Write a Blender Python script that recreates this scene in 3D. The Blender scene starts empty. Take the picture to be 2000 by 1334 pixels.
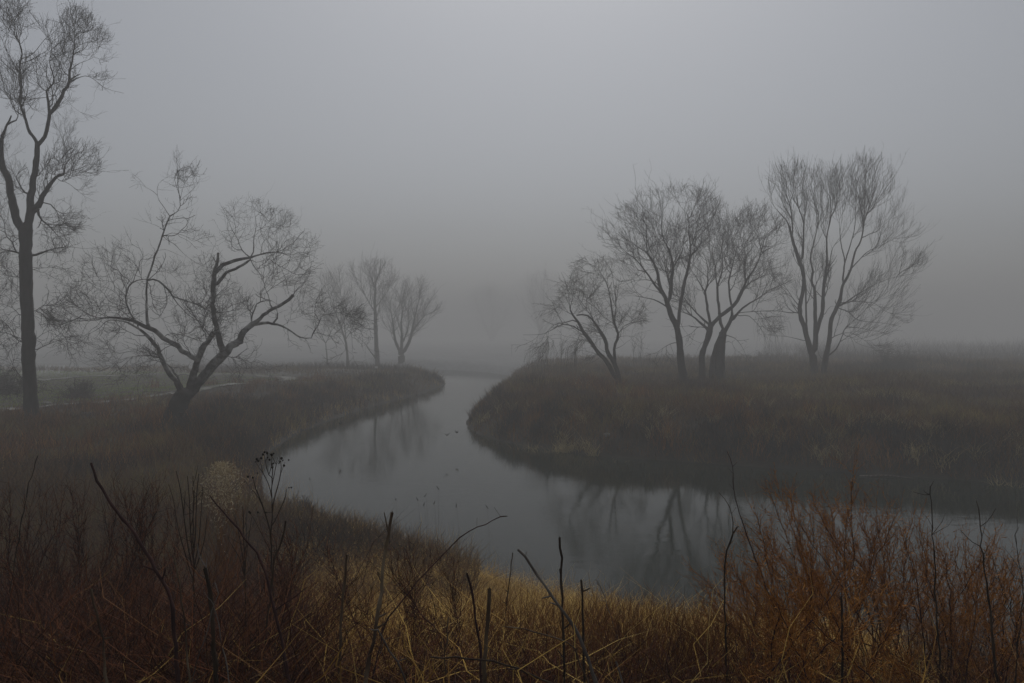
import bpy, math, random
import numpy as np
from mathutils import Vector

# ------------------------------------------------------------------ camera, world, sun, exposure
S = bpy.context.scene
C = S.collection
F, VH = 1556.0, 655.0                  # focal length and horizon row, in photo pixels
EYE = 7.2                              # eye height over the river, metres
LAND_UNIT = 1.6                        # the river landscape is drafted on a plan of 1.6 m units
UNIT = LAND_UNIT                       # metres per unit of whatever is being built now
H = EYE / UNIT
cam = bpy.data.cameras.new("camera")
camo = bpy.data.objects.new("camera", cam)
C.objects.link(camo)
camo.location = (0, 0, EYE)
camo.rotation_euler = (math.radians(90), 0, 0)
cam.sensor_width = 36.0
cam.lens = 36.0 * F / 2000.0
cam.shift_y = -12.0 / 2000.0
cam.clip_start = 0.05
cam.clip_end = 3000
cam.dof.use_dof = False
S.camera = camo

SUN_EL, SUN_AZ = math.radians(52), math.radians(4)      # veiled sun, ahead and slightly right
w = bpy.data.worlds.new("World")
S.world = w
w.use_nodes = True
nt = w.node_tree
nt.nodes.clear()
sky = nt.nodes.new("ShaderNodeTexSky")
sky.sky_type = 'NISHITA'
sky.sun_disc = False
sky.sun_elevation = SUN_EL
sky.sun_rotation = SUN_AZ
sky.air_density = 1.0
sky.dust_density = 3.0
sky.ozone_density = 1.0
hsv = nt.nodes.new("ShaderNodeHueSaturation")
hsv.inputs['Saturation'].default_value = 0.27
tint = nt.nodes.new("ShaderNodeMix")
tint.data_type = 'RGBA'
tint.blend_type = 'MULTIPLY'
tint.inputs['Factor'].default_value = 1.0
tint.inputs[7].default_value = (0.965, 0.99, 1.03, 1)
bg = nt.nodes.new("ShaderNodeBackground")
bg.inputs['Strength'].default_value = 0.10
wo = nt.nodes.new("ShaderNodeOutputWorld")
nt.links.new(sky.outputs[0], hsv.inputs['Color'])
nt.links.new(hsv.outputs[0], tint.inputs[6])
nt.links.new(tint.outputs[2], bg.inputs['Color'])
nt.links.new(bg.outputs[0], wo.inputs['Surface'])

sl = bpy.data.lights.new("sun", 'SUN')
sl.energy = 1.2
sl.angle = math.radians(30)
sl.color = (1.0, 0.97, 0.93)
so = bpy.data.objects.new("sun", sl)
C.objects.link(so)
sdir = Vector((math.sin(SUN_AZ) * math.cos(SUN_EL), math.cos(SUN_AZ) * math.cos(SUN_EL), math.sin(SUN_EL)))
so.rotation_euler = (-sdir).to_track_quat('-Z', 'Y').to_euler()
so.location = (0, 0, 40)

S.view_settings.view_transform = 'Standard'
S.view_settings.look = 'None'
S.view_settings.gamma = 1.0
S.view_settings.exposure = -0.66
S.render.engine = 'CYCLES'
S.cycles.use_denoising = True
S.cycles.max_bounces = 6
S.cycles.diffuse_bounces = 2
S.cycles.glossy_bounces = 2
S.cycles.volume_bounces = 2
S.cycles.sample_clamp_indirect = 4.0
S.cycles.use_adaptive_sampling = False

FOG_DENSITY, FOG_TOP = 0.0051, 34.0

# ------------------------------------------------------------------ helpers
R = np.random.default_rng(11)


def tag(o, label=None, cat=None, group=None, kind=None):
    if label: o['label'] = label
    if cat: o['category'] = cat
    if group: o['group'] = group
    if kind: o['kind'] = kind
    return o


def empty(name, loc):
    o = bpy.data.objects.new(name, None)
    C.objects.link(o)
    o.location = tuple(c * UNIT for c in loc)
    o.empty_display_size = 0.3
    return o


def mesh_obj(name, verts, faces, mat, parent=None, smooth=True):
    """faces: (n,4) or (n,3) int array; world-space verts, made local to the parent."""
    verts = np.asarray(verts, dtype=np.float64) * UNIT
    faces = np.asarray(faces, dtype=np.int32)
    if parent is not None:
        verts = verts - np.array(parent.location)
    me = bpy.data.meshes.new(name)
    k = faces.shape[1]
    me.vertices.add(len(verts))
    me.vertices.foreach_set("co", verts.astype(np.float32).ravel())
    me.loops.add(faces.size)
    me.loops.foreach_set("vertex_index", faces.ravel())
    me.polygons.add(len(faces))
    me.polygons.foreach_set("loop_start", np.arange(0, faces.size, k, dtype=np.int32))
    me.polygons.foreach_set("loop_total", np.full(len(faces), k, dtype=np.int32))
    if smooth:
        me.polygons.foreach_set("use_smooth", np.ones(len(faces), dtype=bool))
    me.update(calc_edges=True)
    me.materials.append(mat)
    o = bpy.data.objects.new(name, me)
    C.objects.link(o)
    if parent is not None:
        o.parent = parent
    return o


def px(u, v, Y):
    """a point of the photograph at distance Y"""
    return np.array([(u - 1000.0) / F * Y, Y, H - (v - VH) / F * Y])


# ------------------------------------------------------------------ materials
def mat(name, rough=0.9, spec=0.25):
    m = bpy.data.materials.new(name)
    m.use_nodes = True
    b = m.node_tree.nodes['Principled BSDF']
    b.inputs['Roughness'].default_value = rough
    b.inputs['Specular IOR Level'].default_value = spec
    return m, m.node_tree, b


def ramp(nt, stops):
    r = nt.nodes.new("ShaderNodeValToRGB")
    e = r.color_ramp.elements
    e[0].position, e[0].color = stops[0][0], (*stops[0][1], 1)
    e[1].position, e[1].color = stops[-1][0], (*stops[-1][1], 1)
    for p, c in stops[1:-1]:
        x = e.new(p)
        x.color = (*c, 1)
    return r


def noise(nt, scale, detail=4, coord='Object', stretch=None):
    tc = nt.nodes.new("ShaderNodeTexCoord")
    n = nt.nodes.new("ShaderNodeTexNoise")
    n.inputs['Scale'].default_value = scale
    n.inputs['Detail'].default_value = detail
    src = tc.outputs[coord]
    if stretch:
        mp = nt.nodes.new("ShaderNodeMapping")
        mp.inputs['Scale'].default_value = stretch
        nt.links.new(src, mp.inputs['Vector'])
        src = mp.outputs[0]
    nt.links.new(src, n.inputs['Vector'])
    return n


def noisy_mat(name, stops, scale, detail=5, rough=0.9, bump=0.0, bscale=None, stretch=None, bdist=0.05):
    m, t, b = mat(name, rough)
    n = noise(t, scale, detail, stretch=stretch)
    r = ramp(t, stops)
    t.links.new(n.outputs['Fac'], r.inputs[0])
    t.links.new(r.outputs[0], b.inputs['Base Color'])
    if bump:
        n2 = noise(t, bscale or scale * 3, 6, stretch=stretch)
        bp = t.nodes.new("ShaderNodeBump")
        bp.inputs['Strength'].default_value = bump
        bp.inputs['Distance'].default_value = bdist
        t.links.new(n2.outputs['Fac'], bp.inputs['Height'])
        t.links.new(bp.outputs[0], b.inputs['Normal'])
    return m


def blade_mat(name, stops, patch_scale=0.25, patch=0.5, rough=0.85):
    """each blade its own tone (random per island), in soft drifts over the ground"""
    m, t, b = mat(name, rough, 0.2)
    g = t.nodes.new("ShaderNodeNewGeometry")
    n = noise(t, patch_scale, 3)
    mr = t.nodes.new("ShaderNodeMapRange")
    mr.inputs['From Min'].default_value = 0.3
    mr.inputs['From Max'].default_value = 0.7
    t.links.new(n.outputs['Fac'], mr.inputs['Value'])
    mx = t.nodes.new("ShaderNodeMix")
    mx.data_type = 'FLOAT'
    mx.inputs['Factor'].default_value = patch
    t.links.new(g.outputs['Random Per Island'], mx.inputs[2])
    t.links.new(mr.outputs[0], mx.inputs[3])
    r = ramp(t, stops)
    t.links.new(mx.outputs[0], r.inputs[0])
    t.links.new(r.outputs[0], b.inputs['Base Color'])
    return m


M = {}
M['bark'] = noisy_mat('dark_bark', [(0.3, (0.022, 0.020, 0.018)), (0.7, (0.055, 0.050, 0.044))], 3.0,
                      stretch=(1, 1, 0.25), bump=0.8, bscale=14, bdist=0.04)
M['twig'] = noisy_mat('dark_twig', [(0.3, (0.030, 0.026, 0.022)), (0.7, (0.060, 0.052, 0.045))], 1.5)
M['willow_twig'] = noisy_mat('willow_twig', [(0.3, (0.035, 0.030, 0.022)), (0.7, (0.075, 0.062, 0.042))], 0.8)


def sycamore_bark():
    m, t, b = mat('mottled_bark', 0.85)
    n = noise(t, 1.7, 6)
    r = ramp(t, [(0.42, (0.045, 0.040, 0.034)), (0.5, (0.17, 0.165, 0.155)), (0.62, (0.32, 0.315, 0.30))])
    t.links.new(n.outputs['Fac'], r.inputs[0])
    tc = t.nodes.new("ShaderNodeTexCoord")
    sp = t.nodes.new("ShaderNodeSeparateXYZ")
    t.links.new(tc.outputs['Object'], sp.inputs[0])
    mr = t.nodes.new("ShaderNodeMapRange")
    mr.inputs['From Min'].default_value = 1.6
    mr.inputs['From Max'].default_value = 4.6
    t.links.new(sp.outputs['Z'], mr.inputs['Value'])
    mx = t.nodes.new("ShaderNodeMix")
    mx.data_type = 'RGBA'
    mx.inputs[6].default_value = (0.035, 0.031, 0.027, 1)
    t.links.new(mr.outputs[0], mx.inputs['Factor'])
    t.links.new(r.outputs[0], mx.inputs[7])
    t.links.new(mx.outputs[2], b.inputs['Base Color'])
    n2 = noise(t, 12, 6)
    bp = t.nodes.new("ShaderNodeBump")
    bp.inputs['Strength'].default_value = 0.5
    bp.inputs['Distance'].default_value = 0.03
    t.links.new(n2.outputs['Fac'], bp.inputs['Height'])
    t.links.new(bp.outputs[0], b.inputs['Normal'])
    return m


M['syc'] = sycamore_bark()
def soil_mat():
    """dark damp thatch by the river, far field painted haze-pale so the horizon dissolves"""
    m, t, b = mat('damp_thatch_and_painted_haze', 0.95)
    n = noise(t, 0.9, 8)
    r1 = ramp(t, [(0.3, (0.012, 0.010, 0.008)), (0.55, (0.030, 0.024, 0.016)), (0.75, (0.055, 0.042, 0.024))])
    r2 = ramp(t, [(0.3, (0.235, 0.24, 0.24)), (0.7, (0.33, 0.335, 0.335))])  # fog grey put into the far ground's colour
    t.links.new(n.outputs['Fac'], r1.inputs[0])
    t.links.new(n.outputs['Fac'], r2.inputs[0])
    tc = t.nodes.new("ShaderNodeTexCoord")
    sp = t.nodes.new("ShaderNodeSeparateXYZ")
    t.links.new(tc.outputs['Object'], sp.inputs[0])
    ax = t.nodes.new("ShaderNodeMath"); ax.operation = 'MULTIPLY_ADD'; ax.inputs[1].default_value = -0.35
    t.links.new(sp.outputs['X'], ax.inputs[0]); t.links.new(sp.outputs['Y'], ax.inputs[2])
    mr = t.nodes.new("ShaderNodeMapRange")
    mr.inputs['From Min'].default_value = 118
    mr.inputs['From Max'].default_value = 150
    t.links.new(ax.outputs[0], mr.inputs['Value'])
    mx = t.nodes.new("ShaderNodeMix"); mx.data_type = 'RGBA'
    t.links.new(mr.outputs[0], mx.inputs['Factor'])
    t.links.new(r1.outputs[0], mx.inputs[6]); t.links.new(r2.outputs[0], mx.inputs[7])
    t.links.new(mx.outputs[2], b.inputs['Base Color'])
    return m


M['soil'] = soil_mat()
M['lawn'] = blade_mat('mown_grass', [(0.0, (0.16, 0.24, 0.03)), (1.0, (0.33, 0.41, 0.07))], 0.15, 0.5)
M['gravel'] = noisy_mat('pale_gravel_with_moss', [(0.42, (0.07, 0.075, 0.045)), (0.55, (0.26, 0.255, 0.235)), (0.75, (0.38, 0.375, 0.35))], 0.8, 6, bump=0.5, bscale=40, bdist=0.01)
M['tan'] = blade_mat('tan_dead_grass', [(0.0, (0.08, 0.036, 0.009)), (0.3, (0.34, 0.180, 0.036)), (0.65, (0.62, 0.40, 0.10)), (1.0, (0.80, 0.60, 0.22))], 0.8, 0.45)
M['rust'] = blade_mat('rusty_dead_stems', [(0.0, (0.035, 0.012, 0.004)), (0.45, (0.17, 0.062, 0.014)), (0.8, (0.36, 0.16, 0.034)), (1.0, (0.52, 0.30, 0.08))], 0.6, 0.35)
M['bramble'] = blade_mat('dark_red_canes', [(0.0, (0.010, 0.004, 0.003)), (0.5, (0.060, 0.017, 0.007)), (0.78, (0.19, 0.060, 0.020)), (0.9, (0.24, 0.11, 0.04)), (1.0, (0.50, 0.33, 0.14))], 0.5, 0.2)
M['meadow'] = blade_mat('brown_meadow_grass', [(0.0, (0.028, 0.017, 0.009)), (0.5, (0.070, 0.044, 0.022)), (1.0, (0.15, 0.105, 0.045))], 0.12, 0.6)
M['field'] = blade_mat('drifts_of_brown_and_rusty_grass', [(0.0, (0.016, 0.009, 0.005)), (0.32, (0.050, 0.027, 0.010)), (0.5, (0.17, 0.080, 0.020)), (0.7, (0.17, 0.130, 0.034)), (1.0, (0.50, 0.34, 0.10))], 0.22, 0.72)
M['plume'] = blade_mat('dull_straw_plume', [(0.0, (0.36, 0.29, 0.18)), (1.0, (0.75, 0.64, 0.44))], 1.0, 0.2)
M['thicket'] = blade_mat('bare_thicket_twigs', [(0.0, (0.020, 0.016, 0.015)), (1.0, (0.05, 0.040, 0.034))], 0.1, 0.4)
M['pale'] = blade_mat('bleached_grass', [(0.0, (0.24, 0.18, 0.07)), (1.0, (0.62, 0.50, 0.25))], 1.0, 0.3)
M['willow_red'] = blade_mat('orange_red_willow_bark', [(0.0, (0.10, 0.035, 0.009)), (0.5, (0.34, 0.130, 0.022)), (1.0, (0.55, 0.26, 0.045))], 1.2, 0.25)
M['stalk_dark'] = noisy_mat('dark_dead_stalk', [(0.3, (0.014, 0.010, 0.007)), (0.55, (0.05, 0.032, 0.020)), (0.75, (0.12, 0.085, 0.055))], 9, stretch=(1, 1, .3))
M['stalk_brown'] = noisy_mat('brown_dead_stalk', [(0.35, (0.030, 0.018, 0.012)), (0.5, (0.09, 0.058, 0.035)), (0.68, (0.22, 0.17, 0.11))], 11, stretch=(1, 1, .3))
M['stalk_pale'] = noisy_mat('bleached_dead_stalk', [(0.3, (0.05, 0.038, 0.03)), (0.48, (0.12, 0.10, 0.085)), (0.75, (0.32, 0.29, 0.25))], 8, stretch=(1, 1, .3))
M['stalk_red'] = noisy_mat('red_brown_cane', [(0.3, (0.022, 0.010, 0.010)), (0.7, (0.065, 0.026, 0.022))], 9)
M['seed'] = noisy_mat('dark_seed_heads', [(0.3, (0.010, 0.008, 0.006)), (0.7, (0.04, 0.03, 0.02))], 30)
M['bird'] = noisy_mat('dark_plumage', [(0.3, (0.012, 0.012, 0.013)), (0.7, (0.05, 0.045, 0.04))], 20)
M['white'] = noisy_mat('weathered_white_paint', [(0.3, (0.55, 0.55, 0.54)), (0.7, (0.75, 0.75, 0.73))], 4)
M['rock'] = noisy_mat('pale_wet_stone', [(0.3, (0.12, 0.12, 0.11)), (0.7, (0.26, 0.25, 0.23))], 5, bump=.6, bscale=12)


def water_mat():
    m, t, b = mat('river_water', 0.06, 0.18)
    b.inputs['Base Color'].default_value = (0.010, 0.016, 0.011, 1)
    b.inputs['IOR'].default_value = 1.333
    n = noise(t, 1.4, 3, stretch=(0.55, 1.3, 1))
    n2 = noise(t, 0.10, 2)
    mr = t.nodes.new("ShaderNodeMapRange")
    mr.inputs['From Min'].default_value = 0.42
    mr.inputs['From Max'].default_value = 0.68
    t.links.new(n2.outputs['Fac'], mr.inputs['Value'])
    bp = t.nodes.new("ShaderNodeBump")
    bp.inputs['Distance'].default_value = 0.012
    mul = t.nodes.new("ShaderNodeMath")
    mul.operation = 'MULTIPLY_ADD'
    mul.inputs[1].default_value = 0.85
    mul.inputs[2].default_value = 0.12
    t.links.new(mr.outputs[0], mul.inputs[0])
    t.links.new(mul.outputs[0], bp.inputs['Strength'])
    t.links.new(n.outputs['Fac'], bp.inputs['Height'])
    t.links.new(bp.outputs[0], b.inputs['Normal'])
    return m


M['water'] = water_mat()

# ------------------------------------------------------------------ the river and the land
LEFT = [(-700, 190), (-150, 120), (-40, 95), (-15, 87.5), (-8, 81), (-6.2, 76), (-6.2, 70), (-6.9, 63), (-8.7, 52), (-9.7, 43), (-9.9, 36), (-9.5, 31), (-8.3, 26),
        (-6.8, 21.6), (-5.3, 18.9), (-4.0, 17.7), (-2.8, 16.8), (-1.8, 15.7), (-0.8, 14.5), (.3, 13.3), (1.4, 12.3), (2.7, 11.5), (4, 11.0), (6, 10.3),
        (9, 9.4), (13, 8.7), (20, 7.8), (40, 4), (90, -6), (700, -120)]
RIGHT = [(700, -70), (90, 11), (40, 19), (20.5, 22.6), (15, 24.2), (12.8, 25.3), (10, 26.6), (6.3, 28.2), (3.75, 29.4), (2, 30.8), (0, 33), (-1.3, 35.5), (-2.1, 38.5),
         (-2.3, 41), (-2.3, 45), (-2.0, 50), (-1.6, 58), (-0.8, 70), (0.0, 82), (-1, 95), (-12, 108), (-45, 122), (-150, 150), (-700, 240)]


def smooth_line(p, it=2):
    p = np.array(p, float)
    for _ in range(it):
        q = np.empty((2 * len(p) - 2, 2))
        q[0::2] = p[:-1] * .75 + p[1:] * .25
        q[1::2] = p[:-1] * .25 + p[1:] * .75
        p = np.vstack([p[:1], q, p[-1:]])
    return p


LEFTS, RIGHTS = smooth_line(LEFT), smooth_line(RIGHT)
POLY = np.vstack([LEFTS, RIGHTS])


def wob(x, y):
    return (0.30 * np.sin(x * 1.7 + 1.3 * np.sin(y * 0.9)) + 0.25 * np.sin(y * 2.1 + 1.1 * np.sin(x * 1.3) + 2) + 0.15 * np.sin(3.9 * x + 2.7 * y)) * 0.5


def river_d(x, y):
    k = UNIT / LAND_UNIT
    return river_plan(np.asarray(x, float) * k, np.asarray(y, float) * k) / k


def ground_z(x, y, d=None):
    k = UNIT / LAND_UNIT
    return ground_plan(np.asarray(x, float) * k, np.asarray(y, float) * k) / k


def river_plan(x, y):
    """distance to the waterline, negative over the water"""
    x = np.asarray(x, float).ravel()
    y = np.asarray(y, float).ravel()
    best = np.full(x.shape, 1e9)
    inside = np.zeros(x.shape, bool)
    n = len(POLY)
    for i in range(n):
        ax, ay = POLY[i]
        bx, by = POLY[(i + 1) % n]
        dx, dy = bx - ax, by - ay
        L = dx * dx + dy * dy
        if L < 1e-12: continue
        t = np.clip(((x - ax) * dx + (y - ay) * dy) / L, 0, 1)
        best = np.minimum(best, np.hypot(x - ax - t * dx, y - ay - t * dy))
        c = ((ay > y) != (by > y))
        if dy != 0:
            inside ^= c & (x < (bx - ax) * (y - ay) / dy + ax)
    return np.where(inside, -best, best)


RPOLY = np.vstack([RIGHTS, [(-700, 900), (900, 900), (900, -70)]])


def in_poly(x, y, P):
    ins = np.zeros(x.shape, bool)
    for k in range(len(P)):
        ax, ay = P[k]
        bx, by = P[(k + 1) % len(P)]
        if ay == by: continue
        ins ^= ((ay > y) != (by > y)) & (x < (bx - ax) * (y - ay) / (by - ay) + ax)
    return ins


def is_right(x, y):
    """the far right bank"""
    k = UNIT / LAND_UNIT
    return in_poly(x * k, y * k, RPOLY)


def sinoise(x, y):
    return (np.sin(x * .31 + 1.2 * np.sin(y * .17)) + np.sin(y * .27 + 1.7 * np.sin(x * .13) + 1) + .5 * np.sin(x * .9 + y * .7) +
            .35 * np.sin(2.1 * x - 1.3 * y) + .25 * np.sin(3.3 * y + 1.1 * x))


def ground_plan(x, y, d=None):
    x = np.asarray(x, float).ravel()
    y = np.asarray(y, float).ravel()
    if d is None: d = river_plan(x, y)
    d = d + wob(x, y) * .30 + .10 * np.sin(4.7 * x + 1.9 * np.sin(3.1 * y)) * np.sin(4.1 * y)
    low = np.where(d > 0, 1.0 * (1 - np.exp(-d / 1.3)), -0.7 * (1 - np.exp(d / 1.0)))
    low = low + np.clip(d / 4, 0, 1) * 0.08 * sinoise(x, y)
    sx = np.where(x < 0, 15.0, 11.0)
    hill = 3.53 * np.exp(-(x / sx) ** 2 - (np.maximum(y, 0) / 8.25) ** 2)
    hill = hill * np.clip(d / 3.0, 0, 1) + 0.0
    k = 0.35
    z = np.where(d > 0, np.log(np.exp(low / k) + np.exp(hill / k) - 1) * k, low)
    rt = in_poly(x, y, RPOLY)
    z = np.where(rt & (d > 0), low * 1.28 + 0.1 * (1 - np.exp(-np.maximum(d, 0) / 12)), z)
    return z


def gs(lo, hi, n, c, s):
    a, b = np.arcsinh((lo - c) / s), np.arcsinh((hi - c) / s)
    return c + s * np.sinh(np.linspace(a, b, n))


gx = gs(-640, 640, 460, 0, 22)
gy = gs(-120, 640, 440, 18, 18)
X, Y = np.meshgrid(gx, gy)
Z = ground_z(X, Y).reshape(X.shape)
V = np.stack([X.ravel(), Y.ravel(), Z.ravel()], 1)
nx = len(gx)
i, j = np.meshgrid(np.arange(nx - 1), np.arange(len(gy) - 1))
a = (j * nx + i).ravel()
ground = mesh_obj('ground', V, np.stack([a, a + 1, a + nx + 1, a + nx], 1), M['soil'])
tag(ground, kind='structure')

wv = np.array([(-640, -120, 0), (640, -120, 0), (640, 640, 0), (-640, 640, 0)], float)
tag(mesh_obj('river_water', wv, np.array([[0, 1, 2, 3]]), M['water'], smooth=False), kind='structure')


# ------------------------------------------------------------------ the gravel path round the lawn (left)
def ribbon(pts, width, lift, m, name):
    p = smooth_line(pts, 3)
    seg = np.hypot(*np.diff(p, axis=0).T)
    s = np.r_[0, np.cumsum(seg)]
    t = np.linspace(0, s[-1], max(8, int(s[-1] / 0.8)))
    q = np.stack([np.interp(t, s, p[:, 0]), np.interp(t, s, p[:, 1])], 1)
    tg = np.gradient(q, axis=0)
    tg /= np.linalg.norm(tg, axis=1)[:, None]
    nn = np.stack([-tg[:, 1], tg[:, 0]], 1)
    k = 5
    rows = []
    for c in np.linspace(-.5, .5, k):
        r = q + nn * c * width * (1 + .12 * np.sin(t * .9 + c * 3))[:, None]
        rows.append(np.column_stack([r, ground_z(r[:, 0], r[:, 1]) + lift]))
    v = np.concatenate(rows)
    n = len(q)
    f = []
    for a_ in range(k - 1):
        b_ = np.arange(n - 1) + a_ * n
        f.append(np.stack([b_, b_ + 1, b_ + n + 1, b_ + n], 1))
    return mesh_obj(name, v, np.concatenate(f), m)


PATH = [(-60, 34), (-40, 35.5), (-30, 37), (-24, 39), (-21, 42), (-19.6, 46), (-19.2, 51), (-18.6, 57), (-17.8, 62), (-18.0, 66), (-19.8, 68.8), (-24, 69.5), (-31, 68),
        (-36, 62), (-37, 56), (-39, 51), (-46, 46), (-60, 43)]
tag(ribbon(PATH, 1.0, 0.06, M['gravel'], 'path'), kind='structure')
PATHS = smooth_line(PATH, 1)


def path_d(x, y):
    if UNIT != LAND_UNIT: raise ValueError
    best = np.full(x.shape, 1e9)
    for (ax, ay), (bx, by) in zip(PATHS[:-1], PATHS[1:]):
        dx, dy = bx - ax, by - ay
        t = np.clip(((x - ax) * dx + (y - ay) * dy) / (dx * dx + dy * dy), 0, 1)
        best = np.minimum(best, np.hypot(x - ax - t * dx, y - ay - t * dy))
    return best


# ------------------------------------------------------------------ branch engine
class Skel:
    def __init__(s):
        s.P = np.zeros((0, 3)); s.par = np.zeros(0, int); s.r = np.zeros(0); s.lv = np.zeros(0, int)

    def add(s, P, par, r, lv):
        n = len(s.P)
        s.P = np.vstack([s.P, P]); s.par = np.r_[s.par, par].astype(int)
        s.r = np.r_[s.r, r]; s.lv = np.r_[s.lv, np.full(len(P), lv)].astype(int)
        return np.arange(n, n + len(P))


def unit(v):
    return v / np.maximum(np.linalg.norm(v, axis=-1, keepdims=True), 1e-9)


def tubes(sk, keep, classes=((0.06, 10), (0.02, 6), (0.0, 3))):
    """rings of quads along every kept edge (node -> its parent)"""
    P, par, r = sk.P, sk.par, sk.r
    N = len(P)
    idx = np.where(keep & (par >= 0))[0]
    D = np.zeros_like(P)
    has = par >= 0
    D[has] = unit(P[has] - P[par[has]])
    # main child = the thickest one
    order = np.argsort(r[idx])
    main = np.full(N, -1)
    main[par[idx[order]]] = idx[order]
    T = D.copy()
    mc = np.where(main >= 0)[0]
    T[mc] = unit(D[mc] * has[mc, None] + D[main[mc]])
    allv, allf, off = [], [], 0
    done = np.zeros(len(idx), bool)
    for rmin, K in classes:
        sel = (~done) & (r[idx] >= rmin)
        done |= sel
        e = idx[sel]
        if len(e) == 0: continue
        ang = np.arange(K) * 2 * math.pi / K

        def ring(pos, dr, rad):
            ref = np.where(np.abs(dr[:, 2:3]) < 0.9, np.array([[0.05, 0.03, 1.0]]), np.array([[1.0, 0.2, 0.0]]))
            a_ = unit(np.cross(dr, ref)); b_ = np.cross(dr, a_)
            return pos[:, None, :] + rad[:, None, None] * (np.cos(ang)[None, :, None] * a_[:, None, :] + np.sin(ang)[None, :, None] * b_[:, None, :])
        p = par[e]
        ismain = main[p] == e
        rp = np.where(ismain & (sk.lv[p] <= sk.lv[e]), np.minimum(r[p], r[e] * 1.6), r[e] * 1.15)
        # keep the tangent frame continuous along main chains
        dp = np.where(ismain[:, None], T[p], D[e])
        dpflip = np.where((np.abs(dp[:, 2:3]) < .9) == (np.abs(T[e][:, 2:3]) < .9), dp, T[e])
        A = ring(P[p], dpflip, rp)
        B = ring(P[e], T[e], r[e])
        n = len(e)
        v = np.concatenate([A, B], 1).reshape(-1, 3)
        base = off + np.arange(n)[:, None] * 2 * K
        k = np.arange(K)[None, :]
        k1 = (k + 1) % K
        f = np.stack([base + k, base + k1, base + K + k1, base + K + k], -1).reshape(-1, 4)
        allv.append(v); allf.append(f); off += len(v)
    return np.concatenate(allv), np.concatenate(allf)


def resample(pts, step):
    pts = np.array(pts, float)
    # Catmull-Rom through the traced points
    if len(pts) > 2:
        q = np.vstack([2 * pts[0] - pts[1], pts, 2 * pts[-1] - pts[-2]])
        out = []
        for k in range(1, len(q) - 2):
            for t in np.linspace(0, 1, 7)[:-1]:
                out.append(0.5 * ((2 * q[k]) + (-q[k - 1] + q[k + 1]) * t + (2 * q[k - 1] - 5 * q[k] + 4 * q[k + 1] - q[k + 2]) * t * t +
                                  (-q[k - 1] + 3 * q[k] - 3 * q[k + 1] + q[k + 2]) * t ** 3))
        out.append(q[-2])
        pts = np.array(out)
    L = np.r_[0, np.cumsum(np.linalg.norm(np.diff(pts[:, :3], axis=0), axis=1))]
    n = max(2, int(L[-1] / step) + 1)
    t = np.linspace(0, L[-1], n)
    return np.stack([np.interp(t, L, pts[:, c]) for c in range(pts.shape[1])], 1)


def trace(sk, spec, D, step, rng, jit=0.25, base_off=0.0):
    """spec: 'r0 r1 [depth] | u,v u,v ...' : limbs seen in the photo, each given its own run in depth"""
    for line in spec.strip().splitlines():
        line = line.strip()
        if not line: continue
        head, body = line.split('|')
        h = [float(q) for q in head.split()]
        stub = 's' in body
        body = body.replace('s', '')
        uv = np.array([[float(c) for c in q.split(',')] for q in body.split()])
        m = D / F
        loc = np.column_stack([(uv[:, 0] - 1000) * m, H - (uv[:, 1] - VH) * m])
        length = np.linalg.norm(np.diff(loc, axis=0), axis=1).sum()
        par, y0 = -1, base_off
        if len(sk.P):
            Q = np.column_stack([sk.P[:, 0] * D / sk.P[:, 1], (sk.P[:, 2] - H) * D / sk.P[:, 1] + H])
            dd = np.hypot(Q[:, 0] - loc[0, 0], Q[:, 1] - loc[0, 1])
            dd[sk.r * m * 0 + sk.r < 0] = 9
            j_ = int(np.argmin(dd))
            if dd[j_] < 1.2:
                par, y0 = j_, sk.P[j_, 1] - D
        dy = h[2] if len(h) > 2 else rng.uniform(-.55, .55) * length
        s = np.r_[0, np.cumsum(np.linalg.norm(np.diff(loc, axis=0), axis=1))] / max(length, 1e-6)
        yy = D + y0 + dy * s ** 1.2
        pts = np.column_stack([loc[:, 0] * yy / D, yy, H + (loc[:, 1] - H) * yy / D])
        rr = h[0] + (h[1] - h[0]) * s
        if par < 0 and h[0] > 3: rr = rr * (1 + .4 * np.exp(-s * length / .45))
        rr = rr * np.clip(rr / 3.6, .36, 1) * np.clip(1 - (11 - rr) * .02, .8, 1) * m
        q = resample(np.column_stack([pts, rr]), step)
        n = len(q)
        if n > 2:
            w_ = np.sin(np.linspace(0, math.pi, n))[:, None]
            q[:, :3] += rng.normal(0, 1, (n, 3)) * w_ * jit * np.minimum(q[:, 3:4] * .7, 0.05)
            q[:, 3] *= 1 + rng.normal(0, .05, n)
        if stub:
            e = q[-1].copy(); e[:3] += unit(q[-1, :3] - q[-2, :3]) * q[-1, 3] * .8; e[3] *= .15
            q = np.vstack([q, e])
        if par >= 0:
            q = q[1:] if np.linalg.norm(q[0, :3] - sk.P[par]) < 0.35 and len(q) > 2 else q
        n0 = len(sk.P)
        sk.add(q[:, :3], np.r_[par, np.arange(n0, n0 + len(q) - 1)], q[:, 3], 0)


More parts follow.
